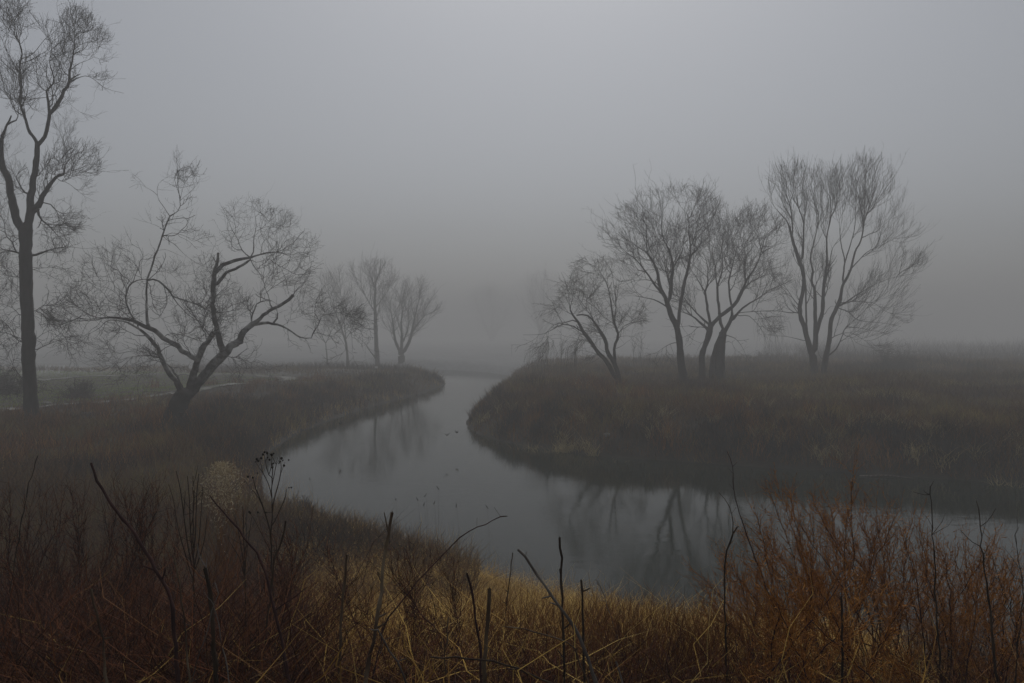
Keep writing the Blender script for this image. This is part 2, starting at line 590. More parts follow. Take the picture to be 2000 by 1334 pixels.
def ramify(sk, ells, rng, levels, up=(0, 0, .05), focus=None, rad=.2, rmax_px=5.0, D=30.0, infl=1.12, zig=0.0):
    """branches of falling order on every traced limb: each order leaves its parent at an angle, tapers and stops
    at the outline of the crown (ellipses read off the photo). levels: (chance, length, segments, angle, jitter, r0, r1, trop)"""
    m = D / F
    E = np.array([e[:4] for e in ells], float)
    fc = px(focus[0], focus[1], D) if focus is not None else None

    def inside(P):
        u = P[:, 0] / P[:, 1] * F + 1000
        v = (H - P[:, 2]) / P[:, 1] * F + VH
        q = ((u[:, None] - E[None, :, 0]) / (E[None, :, 2] * infl)) ** 2 + ((v[:, None] - E[None, :, 1]) / (E[None, :, 3] * infl)) ** 2
        return (q < 1).any(1)
    kids = np.bincount(sk.par[sk.par >= 0], minlength=len(sk.P))
    cut = np.zeros(len(sk.P), bool)
    for li, (chance, L, segs, ang, jit, r0, r1, trop) in enumerate(levels):
        cand = np.where(sk.lv == li)[0]
        if li == 0:
            cand = cand[(sk.r[cand] < rmax_px * m)]
            cand = cand[inside(sk.P[cand])]
        kids = np.bincount(sk.par[sk.par >= 0], minlength=len(sk.P))
        tip = kids[cand] == 0
        tips = cand[tip]
        tips = tips[~cut[tips]] if li else tips
        src = np.r_[cand[(rng.random(len(cand)) < chance) & ~cut[cand]], tips]
        istip = np.r_[np.zeros(len(src) - len(tips), bool), np.ones(len(tips), bool)]
        if len(src) == 0: continue
        pd = unit(sk.P[src] - sk.P[sk.par[src]])
        q = rng.normal(0, 1, (len(src), 3)); q -= (q * pd).sum(1)[:, None] * pd; q = unit(q)
        a = np.radians(np.where(istip, ang * .5, ang) + rng.normal(0, 9, len(src)))
        d = np.cos(a)[:, None] * pd + np.sin(a)[:, None] * q
        ll = L * rng.uniform(.35, 1.3, len(src)) * np.where(rng.random(len(src)) < .15, 1.4, 1)
        ra = np.minimum(r0, sk.r[src] * .8) * rng.uniform(.75, 1.1, len(src))
        cur, pos = src.copy(), sk.P[src].copy()
        alive = np.ones(len(src), bool)
        late = []
        zz = unit(np.cross(d, rng.normal(0, 1, d.shape)))
        tr = np.array(trop, float)
        for k in range(segs):
            if fc is not None: d = d + rad * .12 * unit(pos - fc)
            d = unit(d + tr + np.array(up) * .5 + rng.normal(0, jit, d.shape) + zz * zig * (1 if k % 2 else -1))
            pos = pos + d * (ll / segs)[:, None]
            ok = inside(pos) | (rng.random(len(pos)) < .62)
            died = alive & ~ok & (cur >= len(cut))
            if died.any(): late += list(cur[died])
            alive &= ok
            al = np.where(alive)[0]
            if len(al) == 0: break
            f = (k + 1) / segs
            ids = sk.add(pos[al], cur[al], ra[al] * (1 - f) + np.minimum(r1, ra[al]) * f, li + 1)
            cur[al] = ids
        cut = np.r_[cut, np.zeros(len(sk.P) - len(cut), bool)]
        cut[np.array(late, int)] = True
    print('ramify', len(sk.P))
    return sk


def sprout(sk, src, n_per, length, segs, r0, spread, trop, jit, rng, lv, fwd=0.8, r1=None):
    """twigs leaving the given nodes"""
    src = np.repeat(src, n_per)
    if len(src) == 0: return np.zeros(0, int)
    pd = np.zeros((len(src), 3)); hp = sk.par[src] >= 0
    pd[hp] = unit(sk.P[src[hp]] - sk.P[sk.par[src[hp]]])
    d = unit(pd * fwd + unit(rng.normal(0, 1, (len(src), 3))) * spread)
    L = length * rng.uniform(.45, 1.25, len(src))
    cur, pos = src, sk.P[src]
    trop = np.array(trop, float)
    out = []
    r1 = r1 or r0 * .55
    rr0 = np.minimum(r0, sk.r[src] * .9)
    for k in range(segs):
        d = unit(d + trop + rng.normal(0, jit, d.shape))
        pos = pos + d * (L / segs)[:, None]
        cur = sk.add(pos, cur, rr0 * (1 - k / segs) + np.minimum(r1, rr0) * (k / segs), lv)
        out.append(cur)
    return np.concatenate(out)


def finish_tree(sk, name, label, cat, mt, mc, D, group=None, base=None):
    b = sk.P[0] if base is None else base
    e = empty(name, (b[0], b[1], b[2]))
    tag(e, label, cat, group)
    v, f = tubes(sk, sk.lv == 0)
    mesh_obj('trunk', v, f, mt, e)
    v, f = tubes(sk, sk.lv > 0)
    mesh_obj('crown', v, f, mc, e)
    return e



def base_depth(u, v, D):
    """distance at which a base seen at (u, v) stands on the ground"""
    for _ in range(25):
        z = float(ground_z([(u - 1000) / F * D], [D])[0])
        D = .5 * D + .5 * (H - z) * F / (v - VH)
    return D


# ------------------------------------------------------------------ tree: the tall one at the left edge
rng = np.random.default_rng(5)
D = base_depth(62, 826, 31)
t = Skel()
trace(t, """
15 13.5 0 | 63,846 62,826 61,800
12.5 11 0 | 61,800 58,740 56,690 55,651 52,565 50,500
10.2 13 0 | 50,500 50,480 50,454 51,445
8 5 .3 | 53,446 58,425 59,396 62,365 68,334 72,304 73,283
8.4 6 -.6 | 49,452 35,435 27,406 21,376 17,349 6,332 2,314 1,298
4.6 2.4 -.5 | 1,298 3,279 6,263 12,247 18,236 22,226 s
3 1 -.5 | 14,242 24,238 33,234 36,222 37,205
3.8 3 .5 | 73,283 68,269 58,257 49,230 39,201
3.5 1.0 1.0 | 39,201 41,175 40,144 38,129 43,105 40,90 32,72 23,58 18,43 18,25 12,10 6,-8
2.2 .8 -.6 | 43,105 36,78 30,55 29,33 36,10 40,-10
2.2 .8 | 39,201 24,185 10,172 0,165
1.8 .7 | 44,196 70,184 88,176 100,168
4.4 3.8 .2 | 73,283 78,281 88,263 93,244 97,222
3.5 1 -.8 | 97,222 95,207 93,189 91,177 105,162 105,150 100,134 97,121 101,92 97,78 94,64 88,52
2 .7 | 101,92 112,86 124,78 128,62 120,45
1.6 .7 | 97,121 112,112 124,103 140,90
1.8 .7 | 105,162 115,170 117,190
4.5 1 .6 | 97,222 105,214 117,195 125,177 134,164 136,140 142,115 145,94 146,70 143,47 138,20
2.4 .7 | 134,164 152,152 172,149 195,164 207,175 217,184
1.4 .6 | 172,149 190,150 205,150 220,149
1.2 .6 | 172,149 178,138 186,130
2 .7 | 138,137 152,125 173,117 181,111 195,115 213,121
1.8 .7 | 146,94 162,84 175,82 195,68
1.4 .6 | 175,82 195,92 212,96
1.7 .7 | 146,70 158,58 168,51 175,41 185,39
1.4 .6 | 158,58 150,45 160,30
7 3 .6 | 66,413 76,398 88,376 99,358 112,344 118,340 s
2.6 1 .3 | 114,345 125,341 127,324 134,314 152,298 175,291
1.4 .7 | 134,314 126,298 124,282
2 .7 | 120,344 136,334 148,331 175,322 199,318
1.5 .6 | 148,331 175,338 197,343
2 .7 | 108,352 127,355 140,363 166,384 175,388
2.4 .8 | 90,392 100,400 107,408 117,423 133,431 146,447
3.4 1 .5 | 70,410 76,420 84,433 96,441 109,456 117,468 116,482
2 .8 | 96,441 80,448 68,456
3.4 .9 .8 | 58,502 70,498 88,491 111,485 136,482 159,485
1.4 .6 | 78,442 82,455 78,470
3 1 | 54,382 45,372 39,362 33,349 23,332 20,318
2.6 1.2 | 72,350 79,338 83,330 78,318 s
3.6 1.2 -.6 | 45,497 34,493 20,490 6,487 -8,486
2.5 1 | 28,492 25,474 12,460 8,435 1,415 8,400 16,392
1.8 .8 | 25,474 28,462 22,448 16,430
2 1 | 44,540 30,541 14,538 0,528 -14,520
1.6 .6 | 44,566 36,562 31,553 14,553 1,555 s
2 .7 | 58,532 71,524 94,523 106,520 124,526
2 .8 | 45,620 38,615 28,604 14,597 -2,592
2.2 .8 | 62,612 67,609 83,598 111,595 137,588 155,576 166,572
1.6 .7 | 83,598 82,588 s
1.8 .7 | 62,662 70,662 85,651 114,639 124,630
2.2 .8 | 63,686 71,684 83,677 114,665 134,661 142,650 152,640
1.3 .6 | 134,661 131,680 138,698
2.6 1 | 46,672 40,668 23,654 0,648 -14,644
2 .8 | 52,748 47,745 31,722 20,702 14,685 6,676
1.8 .8 | 52,755 44,753 17,760 0,762 -12,764
1.4 .6 | 66,756 80,758 95,763 108,760
1.4 .6 | 66,742 78,736 90,742
""", D, .22, rng, .35)
ELL = [(20, 40, 45, 50, 1.2), (60, 60, 22, 30, 1.0), (-20, 90, 40, 70), (150, 60, 35, 45, 1.2), (100, 80, 22, 40, 1.2), (190, 90, 24, 35), (195, 160, 24, 18), (110, 140, 35, 45, 1.4),
       (60, 150, 30, 45, 1.1), (20, 170, 35, 45, 1.2), (140, 215, 50, 24), (60, 215, 30, 30), (120, 255, 28, 18), (20, 290, 35, 30, .6), (165, 315, 30, 38, 1.1), (130, 310, 30, 40, 1.2), (100, 330, 22, 30, 1.5),
       (160, 375, 22, 20), (130, 420, 32, 35, 1.2), (95, 420, 22, 35, 1.4), (30, 350, 25, 35, 1.3), (10, 430, 32, 50, 1.5), (-10, 380, 30, 50), (85, 370, 20, 25, 1.3), (110, 470, 32, 22, 1.1),
       (10, 510, 35, 25, 1.3), (105, 545, 35, 22, .7), (0, 560, 40, 40, .8), (100, 610, 40, 25, .9), (120, 665, 38, 20, .8), (5, 620, 35, 35), (0, 690, 40, 40, 1.1), (5, 745, 45, 28, 1.3), (90, 745, 25, 22, .8)]
ramify(t, ELL, rng, [(0.78, 1.35, 9, 52, .17, .022, .009, (0, 0, .02)), (0.57, .85, 7, 50, .2, .010, .006, (0, 0, .02)), (0.48, .42, 4, 48, .2, .0065, .0045, (0, 0, .03)), (0.33, .2, 2, 45, .2, .0048, .004, (0, 0, .03))], focus=(50, 420), rad=.9, rmax_px=6, D=D, zig=.14)
low = np.where((t.lv == 0) & (t.P[:, 2] < px(0, 478, D)[2]) & (t.r < .05) & (t.par >= 0))[0]
a1 = sprout(t, low, 1, 1.3, 7, .009, .9, (0, 0, -.03), .24, rng, 1, fwd=.7, r1=.005)
a2 = sprout(t, a1[rng.random(len(a1)) < .5], 1, .5, 5, .0055, .8, (0, 0, -.03), .24, rng, 2, fwd=.8, r1=.004)
sprout(t, a2[rng.random(len(a2)) < .3], 1, .25, 3, .0045, .8, (0, 0, 0), .24, rng, 3, fwd=.8, r1=.004)
finish_tree(t, 'bare_tree', 'very tall dark bare tree, straight thick trunk at the left edge, forking high up', 'tree', M['bark'], M['twig'], D, 'bare trees along the river')

# ------------------------------------------------------------------ tree: the leaning pale sycamore
rng = np.random.default_rng(8)
D = base_depth(338, 822, 34)
t = Skel()
trace(t, """
17 15 0 | 330,836 335,820 344,800
16 19 0 | 344,800 352,785 359,772
10 9.5 .6 | 374,768 384,752 396,738 416,713 436,693
9 6 .8 | 436,693 454,675 467,664 476,648 492,634
4.5 3 .6 | 492,634 501,632 517,630 533,632 551,637
3 2 .6 | 551,637 571,648 580,655 591,661 600,660 608,660
2.6 1 .5 | 608,660 614,646 623,632 629,617 652,612 677,612 696,621 717,628
1.8 .8 | 612,652 623,650 642,658 654,652 669,667 677,683 689,692
1.5 .7 | 654,648 670,642 686,639 712,650
1.5 .7 | 629,617 645,600 661,603 680,612 690,622
1.4 .6 | 677,640 690,655 700,668 712,672
1.4 .6 | 661,603 672,592 682,588
1.3 .6 | 615,640 606,620 600,600 604,585
3 2.6 .1 | 534,631 540,623 542,612 s
5 4 0 | 462,668 470,672 474,668 s
4.5 3.5 -.8 | 494,633 506,624 515,616 530,605 548,596
3.6 3.8 -.3 | 548,596 564,585 573,576 s
2.4 1 .5 | 530,605 527,592 525,578 519,573 530,563 538,550 533,530
2 .8 | 573,580 578,566 590,556 600,540 606,520
1.6 .7 | 551,637 566,625 570,600 580,590
3 2 .4 | 488,632 497,605 503,592 519,587 530,588
2.2 1 .4 | 510,589 508,578 510,569 519,558 520,545
2 .8 | 519,587 533,588 545,600
8 5.5 -.3 | 434,693 433,680 430,668 425,648
5.5 5 -.2 | 425,648 418,619 416,590 416,574 418,545
4.5 3.2 0 | 418,545 421,525 425,505 426,494 s
4.5 3.4 .4 | 420,535 428,524 439,516 467,507 489,503
3 1 .7 | 489,503 511,496 539,492 565,498 580,494 593,493 608,498 621,506
4 3 -.6 | 416,560 428,550 441,535 467,522 489,507
2.4 1 .4 | 494,502 496,480 496,466 500,440 496,409 489,387
2.4 1 -.5 | 487,504 472,487 464,468 452,446 446,429 437,411
1.6 .7 | 464,468 475,455 480,440
1.5 .7 | 452,446 442,450 432,452 425,444
1.6 .7 | 446,429 456,420 466,412
1.9 .8 | 511,496 513,474 528,461 540,448 554,437
1.6 .7 | 502,448 518,444 533,440 548,434
1.6 .7 | 498,425 510,412 520,400 530,397
1.5 .7 | 496,409 484,402 470,396
1.6 .7 | 545,492 552,478 563,468 589,466 604,478
1.6 .7 | 565,498 578,508 588,506
2 .8 | 490,512 505,512 515,508 528,498 545,494
2.2 .9 | 489,510 498,522 508,535 515,552 520,570
2 .8 | 520,500 532,510 540,520 545,545 560,560
8 6.5 -.4 | 366,768 371,755 376,738 380,724 387,702
6.5 5.5 -.4 | 387,702 392,690 396,679 405,666 417,650 s
5.5 5 -.8 | 381,704 369,692 355,682 333,668 317,659 306,648 292,641
4.5 2.6 -.8 | 292,641 280,637 266,630 253,626 236,621 218,620 202,621
2.4 .8 -.4 | 202,621 190,621 175,624 152,621 135,628 115,626 94,622
1.7 .7 | 175,624 165,640 160,655 150,668
3.6 2.6 .8 | 290,641 287,622 287,602 286,575 287,548
2.8 2.4 .2 | 287,548 294,526 300,508 312,474 324,440 332,422
2 .8 .3 | 331,423 322,407 310,390 306,379 296,372 285,366 270,359 252,367
1.5 .7 | 306,379 308,363 315,353 325,347 336,341
1.3 .6 | 285,366 272,350 257,339
1.3 .6 | 308,372 322,371 340,372
2.2 1 -.4 | 331,423 350,409 351,387 347,357 347,331 345,309 346,286
1.6 .7 | 351,390 367,379 383,363 391,350
1.5 .7 | 352,387 361,357 370,345 381,334
1.4 .6 | 350,409 365,407 385,394
1.4 .6 | 350,409 340,400 330,396
1.8 .7 .9 | 316,463 330,457 341,455 367,463 385,470 398,474 410,464
1.8 .8 -.7 | 318,463 332,472 343,479 359,496 380,511 402,522 420,524
1.5 .7 | 311,486 325,488 341,494 358,502
1.5 .7 | 299,530 324,531 335,536 346,548
1.5 .7 | 302,505 312,512 316,520
1.5 .7 | 322,450 305,440 292,436 280,430
2.8 2.6 .9 | 287,545 300,546 314,552 331,569 337,579
2.6 2 .4 | 337,579 361,587 388,596 411,609
2.8 2 -.4 | 266,630 253,609 246,585 250,562 266,548 287,545
2 .8 | 266,633 255,612 243,589 216,565 189,558 165,548 140,555
1.6 .7 | 225,572 222,550 224,535 218,515 220,495
1.5 .7 | 189,558 172,540 160,520 150,505
1.7 .7 | 247,585 240,570 225,560 205,520 196,500 190,480
2 .8 | 256,626 245,612 230,603 220,598 202,597 185,600 169,602 150,598
1.6 .7 | 240,622 228,612 215,610 203,612
6 5 -.6 | 354,770 350,760 344,747 330,729
5 3.6 -.6 | 330,729 322,712 317,700 310,684 297,666 279,648
3.2 1 -.7 | 279,648 263,637 245,628 222,625 208,627 195,640 178,650 165,655
2.2 .8 | 317,703 308,698 299,695 276,695 252,697 235,704 222,711 205,722
1.6 .7 | 276,695 262,686 245,688 228,690 210,686
1.5 .7 | 308,680 298,690 292,705 296,720 290,735
1.5 .7 | 252,697 248,712 252,730
1.5 .7 | 235,628 232,645 225,655 215,668
3.5 2.6 .3 | 359,765 354,752 348,740 338,724 335,718
2 .8 .6 | 440,697 455,698 470,700 499,713 515,720 528,722
1.5 .7 | 470,700 472,715 466,735 470,745
1.8 .8 | 411,728 418,735 425,742 428,752 432,764
1.5 .7 | 418,735 400,745 394,755
2 .8 | 316,658 330,652 346,653 371,659 389,668 393,680
2.2 1 | 403,650 395,636 386,621 380,612
1.5 .7 | 398,640 405,610 410,585 418,560
1.4 .7 | 440,690 446,670 452,655 455,630
1.4 .7 | 455,672 462,640 460,615 465,590
1.4 .6 | 340,770 325,768 310,766 300,775
""", D, .2, rng, .5)
ELL = [(325, 350, 22, 16, 1.3), (285, 350, 28, 15, 1.4), (366, 350, 24, 24, 1.4), (346, 305, 8, 18, 1.4), (372, 400, 24, 14, 1.3), (340, 395, 18, 10), (300, 430, 26, 10, .8), (345, 450, 30, 26, 1.3), (385, 465, 25, 18, .8),
       (455, 430, 32, 34, 1.0), (500, 420, 35, 28, 1.0), (545, 440, 38, 30, 1.3), (575, 475, 42, 30, 1.3), (530, 475, 40, 20, 1.0), (470, 470, 30, 22), (525, 545, 24, 40, 3.5), (550, 530, 35, 35, 1.4), (585, 545, 28, 35, 1.2),
       (415, 560, 35, 50, 1.8), (440, 600, 40, 50, 1.6), (395, 530, 30, 35, 1.2), (375, 600, 40, 40, 1.4), (350, 540, 40, 30, .8), (400, 645, 45, 35, 1.5), (470, 620, 25, 40, 1.0),
       (255, 500, 45, 40, 1.1), (240, 550, 45, 35, 1.5), (270, 570, 35, 30, 1.4), (200, 530, 40, 40, .8), (175, 580, 45, 35, 1.3), (210, 600, 40, 28, 1.5), (150, 620, 45, 25, 1.2), (120, 610, 30, 25, .8), (165, 655, 35, 25, .9),
       (240, 650, 45, 18, .8), (230, 705, 45, 28, 1.3), (290, 705, 40, 30, 1.2), (350, 690, 35, 35, 1.2), (195, 690, 25, 25, .5), (320, 600, 30, 30, .7),
       (490, 715, 40, 24, 1.0), (450, 735, 30, 22, .6), (420, 710, 30, 30, .7), (615, 600, 28, 35, 1.3), (650, 620, 35, 28, 1.7), (690, 625, 26, 24, 1.3), (675, 665, 25, 25, 1.2), (590, 615, 25, 35, 1.0)]
ramify(t, ELL, rng, [(0.43, 1.35, 10, 58, .2, .022, .009, (0, 0, 0)), (0.51, .8, 7, 55, .24, .010, .006, (0, 0, -.01)), (0.45, .4, 4, 52, .25, .0065, .0045, (0, 0, .0)), (0.30, .2, 2, 50, .22, .0048, .004, (0, 0, 0))], focus=(385, 720), rad=.9, rmax_px=5, D=D, zig=.2)
low = np.where((t.lv == 0) & (t.P[:, 2] < px(0, 600, D)[2]) & (t.r < .045) & (rng.random(len(t.r)) < .55) & (t.par >= 0))[0]
a1 = sprout(t, low, 1, 0.85, 7, .009, .9, (0, 0, -.03), .24, rng, 1, fwd=.7, r1=.005)
a2 = sprout(t, a1[rng.random(len(a1)) < .5], 1, .5, 5, .0055, .8, (0, 0, -.03), .24, rng, 2, fwd=.8, r1=.004)
sprout(t, a2[rng.random(len(a2)) < .3], 1, .25, 3, .0045, .8, (0, 0, 0), .24, rng, 3, fwd=.8, r1=.004)
finish_tree(t, 'sycamore_tree', 'leaning crooked bare tree with pale mottled limbs spreading low beside the footpath', 'tree', M['syc'], M['twig'], D, 'bare trees along the river')

# ------------------------------------------------------------------ tree: drooping willow nearest the water
rng = np.random.default_rng(21)
DROOP = (0, 0, -.12)
D = base_depth(1209, 757, 52)
t = Skel()
trace(t, """
8.5 6 0 | 1210,765 1209,752 1208,742
5 4 -.3 | 1204,742 1198,731 1186,708 1166,686 1153,666 1139,648
4 2.4 -.8 | 1139,648 1128,627 1119,616 1114,606
2.6 1 | 1139,648 1132,645 1117,636 1099,634 1085,640 1076,645 1062,652 1042,654 1022,654
2.4 1 | 1128,627 1121,625 1103,630 1083,634 1065,652 1058,665
1.8 .8 | 1119,616 1105,608 1085,597
1.8 .8 | 1117,614 1112,600 1112,588
1.8 .8 | 1121,618 1126,606 1128,597 s
5.5 4 .4 | 1209,742 1207,729 1198,706 1186,686 1184,668 1175,652
3.6 2.4 .5 | 1175,652 1164,634 1150,618 1137,614 1126,616
2 .9 | 1175,652 1164,648 1150,647 1140,645
2 .8 | 1162,632 1153,614 1141,603 1130,589 1114,585
2 .8 | 1144,605 1145,580 1130,562 1114,551
1.8 .8 | 1146,590 1157,567 1168,540
3.8 2.6 .7 | 1203,712 1200,695 1200,677 1207,654 1200,632 1195,605
2.6 .9 | 1195,605 1189,567 1180,544 1164,522 1148,515 1128,510
2.4 .8 | 1200,630 1203,596 1199,560 1193,526 1177,504
2 .8 | 1207,652 1220,636 1232,631 1245,630 1256,638
1.6 .7 | 1200,682 1216,675 1231,663 1240,668
1.8 .7 | 1187,690 1176,684 1170,680
""", D, .3, rng, .3)
ELL = [(1064, 672, 22, 30, 1.6), (1098, 685, 22, 38, 1.5), (1120, 665, 22, 24, .9), (1085, 615, 28, 22, 1.2), (1115, 580, 25, 30, 1.2), (1145, 545, 28, 30, 1.0), (1150, 518, 28, 12, 1.2), (1180, 525, 20, 22, 1.3),
       (1150, 590, 25, 30, 1.0), (1185, 600, 22, 35, 1.0), (1215, 590, 25, 35, 1.2), (1225, 640, 28, 28, 1.3), (1240, 610, 22, 28, 1.0), (1160, 690, 22, 16, .8), (1170, 650, 25, 25, .7), (1245, 665, 15, 22, .7), (1045, 655, 12, 18, .8)]
ramify(t, ELL, rng, [(0.63, 1.6, 7, 48, .13, .025, .011, (0, 0, .0)), (0.72, 1.0, 6, 48, .14, .012, .0075, (0, 0, -.10)), (0.65, .6, 4, 42, .14, .008, .006, (0, 0, -.16)), (0.42, .35, 3, 40, .12, .006, .0055, (0, 0, -.2))], focus=(1195, 690), rad=.9, rmax_px=4, D=D)
low = t.P[:, 2] < px(0, 655, D)[2]
hang = np.where((t.lv >= 1) & low & (t.P[:, 0] < px(1135, 0, D)[0]))[0]
sprout(t, hang[rng.random(len(hang)) < .12], 1, 1.5, 6, .006, .4, (0, 0, -.8), .12, rng, 2)
finish_tree(t, 'willow_tree', 'low leaning bare tree with twigs hanging towards the water, leftmost on the right bank', 'tree', M['bark'], M['willow_twig'], D, 'bare trees along the river')

# ------------------------------------------------------------------ tree: round-crowned, single trunk
rng = np.random.default_rng(22)
D = base_depth(1337, 757, 55)
t = Skel()
trace(t, """
8.5 6.5 0 | 1339,768 1336,752 1332,720 1329,690 1324,649 1320,632
6 5 -.4 | 1320,632 1313,621 1305,600 1300,582
4.5 2.6 -.8 | 1300,582 1289,560 1285,534 1277,515 1264,494
2.2 .8 | 1264,494 1247,483 1225,468 1206,451 1192,435
3.4 .9 -.7 | 1298,578 1279,556 1264,534 1242,507 1221,491 1201,470 1186,456
2.4 .9 | 1264,494 1263,470 1261,438 1240,414 1220,400
2 .8 | 1265,490 1275,476 1289,466 1300,470
4.5 2.6 .4 | 1303,590 1309,579 1312,537 1315,519 1306,487
2.4 .9 .4 | 1306,487 1294,461 1292,434 1289,397 1285,367
2.6 1 .6 | 1315,520 1330,496 1337,466 1341,450
2.6 1 .9 | 1308,560 1300,525 1289,500 1272,483 1262,470
2.2 .9 | 1289,562 1279,550 1266,547 1244,547 1222,556
2.6 .9 -.5 | 1301,600 1296,595 1280,586 1262,582 1240,578 1220,578
4 3.4 .6 | 1325,640 1326,622 1329,591 1334,570 1337,552 1345,519
3 .9 .4 | 1345,519 1349,485 1345,455 1346,431 1340,415 1330,404 1315,380
2.2 .8 | 1346,431 1358,401 1375,378 1385,366
2.6 .8 .7 | 1345,514 1354,494 1373,481 1385,468 1391,456
2.2 .8 | 1349,485 1360,450 1366,420 1362,395
2 .8 | 1325,575 1318,550 1322,530
2 .9 -.7 | 1326,668 1319,669 1308,672 1299,677 1286,687 1280,700
1.4 .7 | 1310,671 1313,684 1320,700
1.4 .7 | 1322,630 1310,626 1300,622
2.2 .8 | 1302,585 1290,572 1270,566 1255,560
""", D, .3, rng, .3)
ELL = [(1205, 455, 32, 26, 1.3), (1235, 425, 38, 28, 1.2), (1275, 400, 38, 28, 1.2), (1325, 390, 42, 26, 1.3), (1365, 400, 34, 30, 1.3), (1265, 445, 48, 32, 1.2), (1320, 440, 45, 35, 1.3), (1295, 455, 25, 20, 2.2),
       (1230, 480, 38, 25, 1.0), (1225, 525, 38, 25, 1.1), (1245, 565, 35, 20, 1.0), (1290, 500, 40, 30, .8), (1350, 470, 35, 35, 1.0), (1380, 440, 20, 35, 1.0), (1235, 600, 25, 15, .6), (1285, 690, 22, 22, 1.0), (1330, 540, 30, 30, .5)]
ramify(t, ELL, rng, [(0.58, 1.9, 8, 54, .14, .028, .012, (0, 0, .05)), (0.6, 1.15, 6, 50, .16, .013, .008, (0, 0, .03)), (0.55, .6, 4, 42, .15, .0085, .006, (0, 0, .02)), (0.35, .32, 2, 40, .15, .0065, .0055, (0, 0, .02))], focus=(1318, 630), rad=.7, rmax_px=4.5, D=D, zig=.06)
finish_tree(t, 'bare_tree', 'round-crowned bare tree on one slim trunk, right of the drooping willow', 'tree', M['bark'], M['twig'], D, 'bare trees along the river')

# ------------------------------------------------------------------ trees: the wide pair with thick double trunk
rng = np.random.default_rng(23)
D = base_depth(1390, 752, 56)
t = Skel()
trace(t, """
13 12 0 | 1400,768 1402,752 1404,735
10.5 8.5 0 | 1405,735 1407,700 1408,675 1412,652
5 4 .4 | 1411,655 1423,634 1430,617
8 3.5 .2 | 1393,760 1392,735 1393,705 1398,680 1406,658 1412,642
8 5.5 -.3 | 1388,760 1374,742 1371,715 1372,690 1382,662
6 6.5 .0 | 1382,662 1386,650 1388,636
4.5 3.6 -.5 | 1388,636 1400,624 1415,611 1435,595 1448,571
3.4 .9 -.4 | 1448,571 1461,542 1474,524 1485,499 1485,482 1481,456 1480,436
2.4 .9 | 1485,499 1496,488 1506,484 1519,477 1536,475
2.4 .9 | 1488,490 1494,464 1505,453 1515,447 1530,438
2.6 .9 | 1456,556 1455,525 1455,501 1453,470 1452,452
3.6 1.6 -.8 | 1384,644 1365,628 1349,616 1329,608
2.6 1 | 1349,616 1340,604 1334,590
3.4 1.4 .9 | 1388,636 1376,626 1365,616 1349,598 1336,581 1326,570
3.4 3 .5 | 1388,632 1383,612 1380,590 1377,570
2.6 .9 | 1377,570 1366,552 1359,540 1350,527 1340,518
2.6 .9 | 1378,568 1382,552 1382,520 1378,505 1371,490 1362,470
3.6 3 .7 | 1408,640 1405,610 1402,583 1401,560
2.6 .9 | 1401,560 1397,535 1395,509 1385,490
2.8 .8 | 1402,556 1410,530 1411,500 1410,482 1412,460 1406,436 1400,410
1.8 .7 | 1412,460 1420,446 1430,432
3.2 2.6 -.5 | 1430,617 1429,600 1426,583 1423,550
2.6 .8 | 1423,550 1431,516 1440,482 1449,449 1455,430
1.8 .7 | 1433,510 1420,495 1425,470
3.4 1.2 -.9 | 1428,629 1448,604 1465,592 1481,583 1506,565 1530,555 1545,548
2.4 .9 | 1412,648 1430,620 1445,611 1481,608 1514,607 1550,613
2 .8 | 1436,618 1453,616 1463,617 1473,626 1486,642 1494,659 1500,680
2 .8 | 1415,656 1433,659 1448,675 1459,698
1.6 .7 | 1415,668 1428,668 1436,685
2.4 .9 | 1450,568 1465,552 1481,544 1504,535 1525,537
2 .8 | 1481,583 1495,572 1500,560 1520,545
2.2 .8 | 1386,655 1376,640 1362,640 1350,652
1.4 .7 | 1380,665 1368,672 1360,690
""", D, .3, rng, .3)
ELL = [(1395, 420, 32, 30, 1.2), (1420, 450, 32, 30, 1.0), (1385, 470, 34, 34, 1.0), (1435, 495, 38, 38, 1.0), (1480, 425, 34, 26, 2.0), (1500, 455, 38, 32, 1.2), (1520, 490, 30, 30, .9), (1350, 530, 34, 34, .8),
       (1400, 540, 40, 40, .7), (1470, 530, 38, 35, .9), (1510, 560, 38, 26, 1.1), (1490, 590, 40, 22, 1.1), (1345, 590, 30, 26, .9), (1500, 625, 32, 28, 1.0), (1365, 660, 22, 28, .9), (1440, 690, 22, 25, .5), (1460, 560, 30, 30, .8), (1330, 560, 22, 22, .8)]
ramify(t, ELL, rng, [(0.58, 1.9, 8, 54, .14, .028, .012, (0, 0, .04)), (0.6, 1.15, 6, 50, .16, .013, .008, (0, 0, .02)), (0.55, .6, 4, 42, .15, .0085, .006, (0, 0, .02)), (0.35, .32, 2, 40, .15, .0065, .0055, (0, 0, .02))], focus=(1395, 650), rad=.7, rmax_px=4.2, D=D, zig=.06)
low = (t.P[:, 2] < px(0, 610, D)[2]) & (t.P[:, 0] > px(1455, 0, D)[0])
hang = np.where((t.lv >= 1) & low)[0]
sprout(t, hang[rng.random(len(hang)) < .07], 1, 1.6, 6, .006, .4, (0, 0, -.8), .14, rng, 2)
finish_tree(t, 'bare_tree', 'wide bare tree whose two thick trunks cross near the ground, middle of the right bank', 'tree', M['bark'], M['twig'], D, 'bare trees along the river')

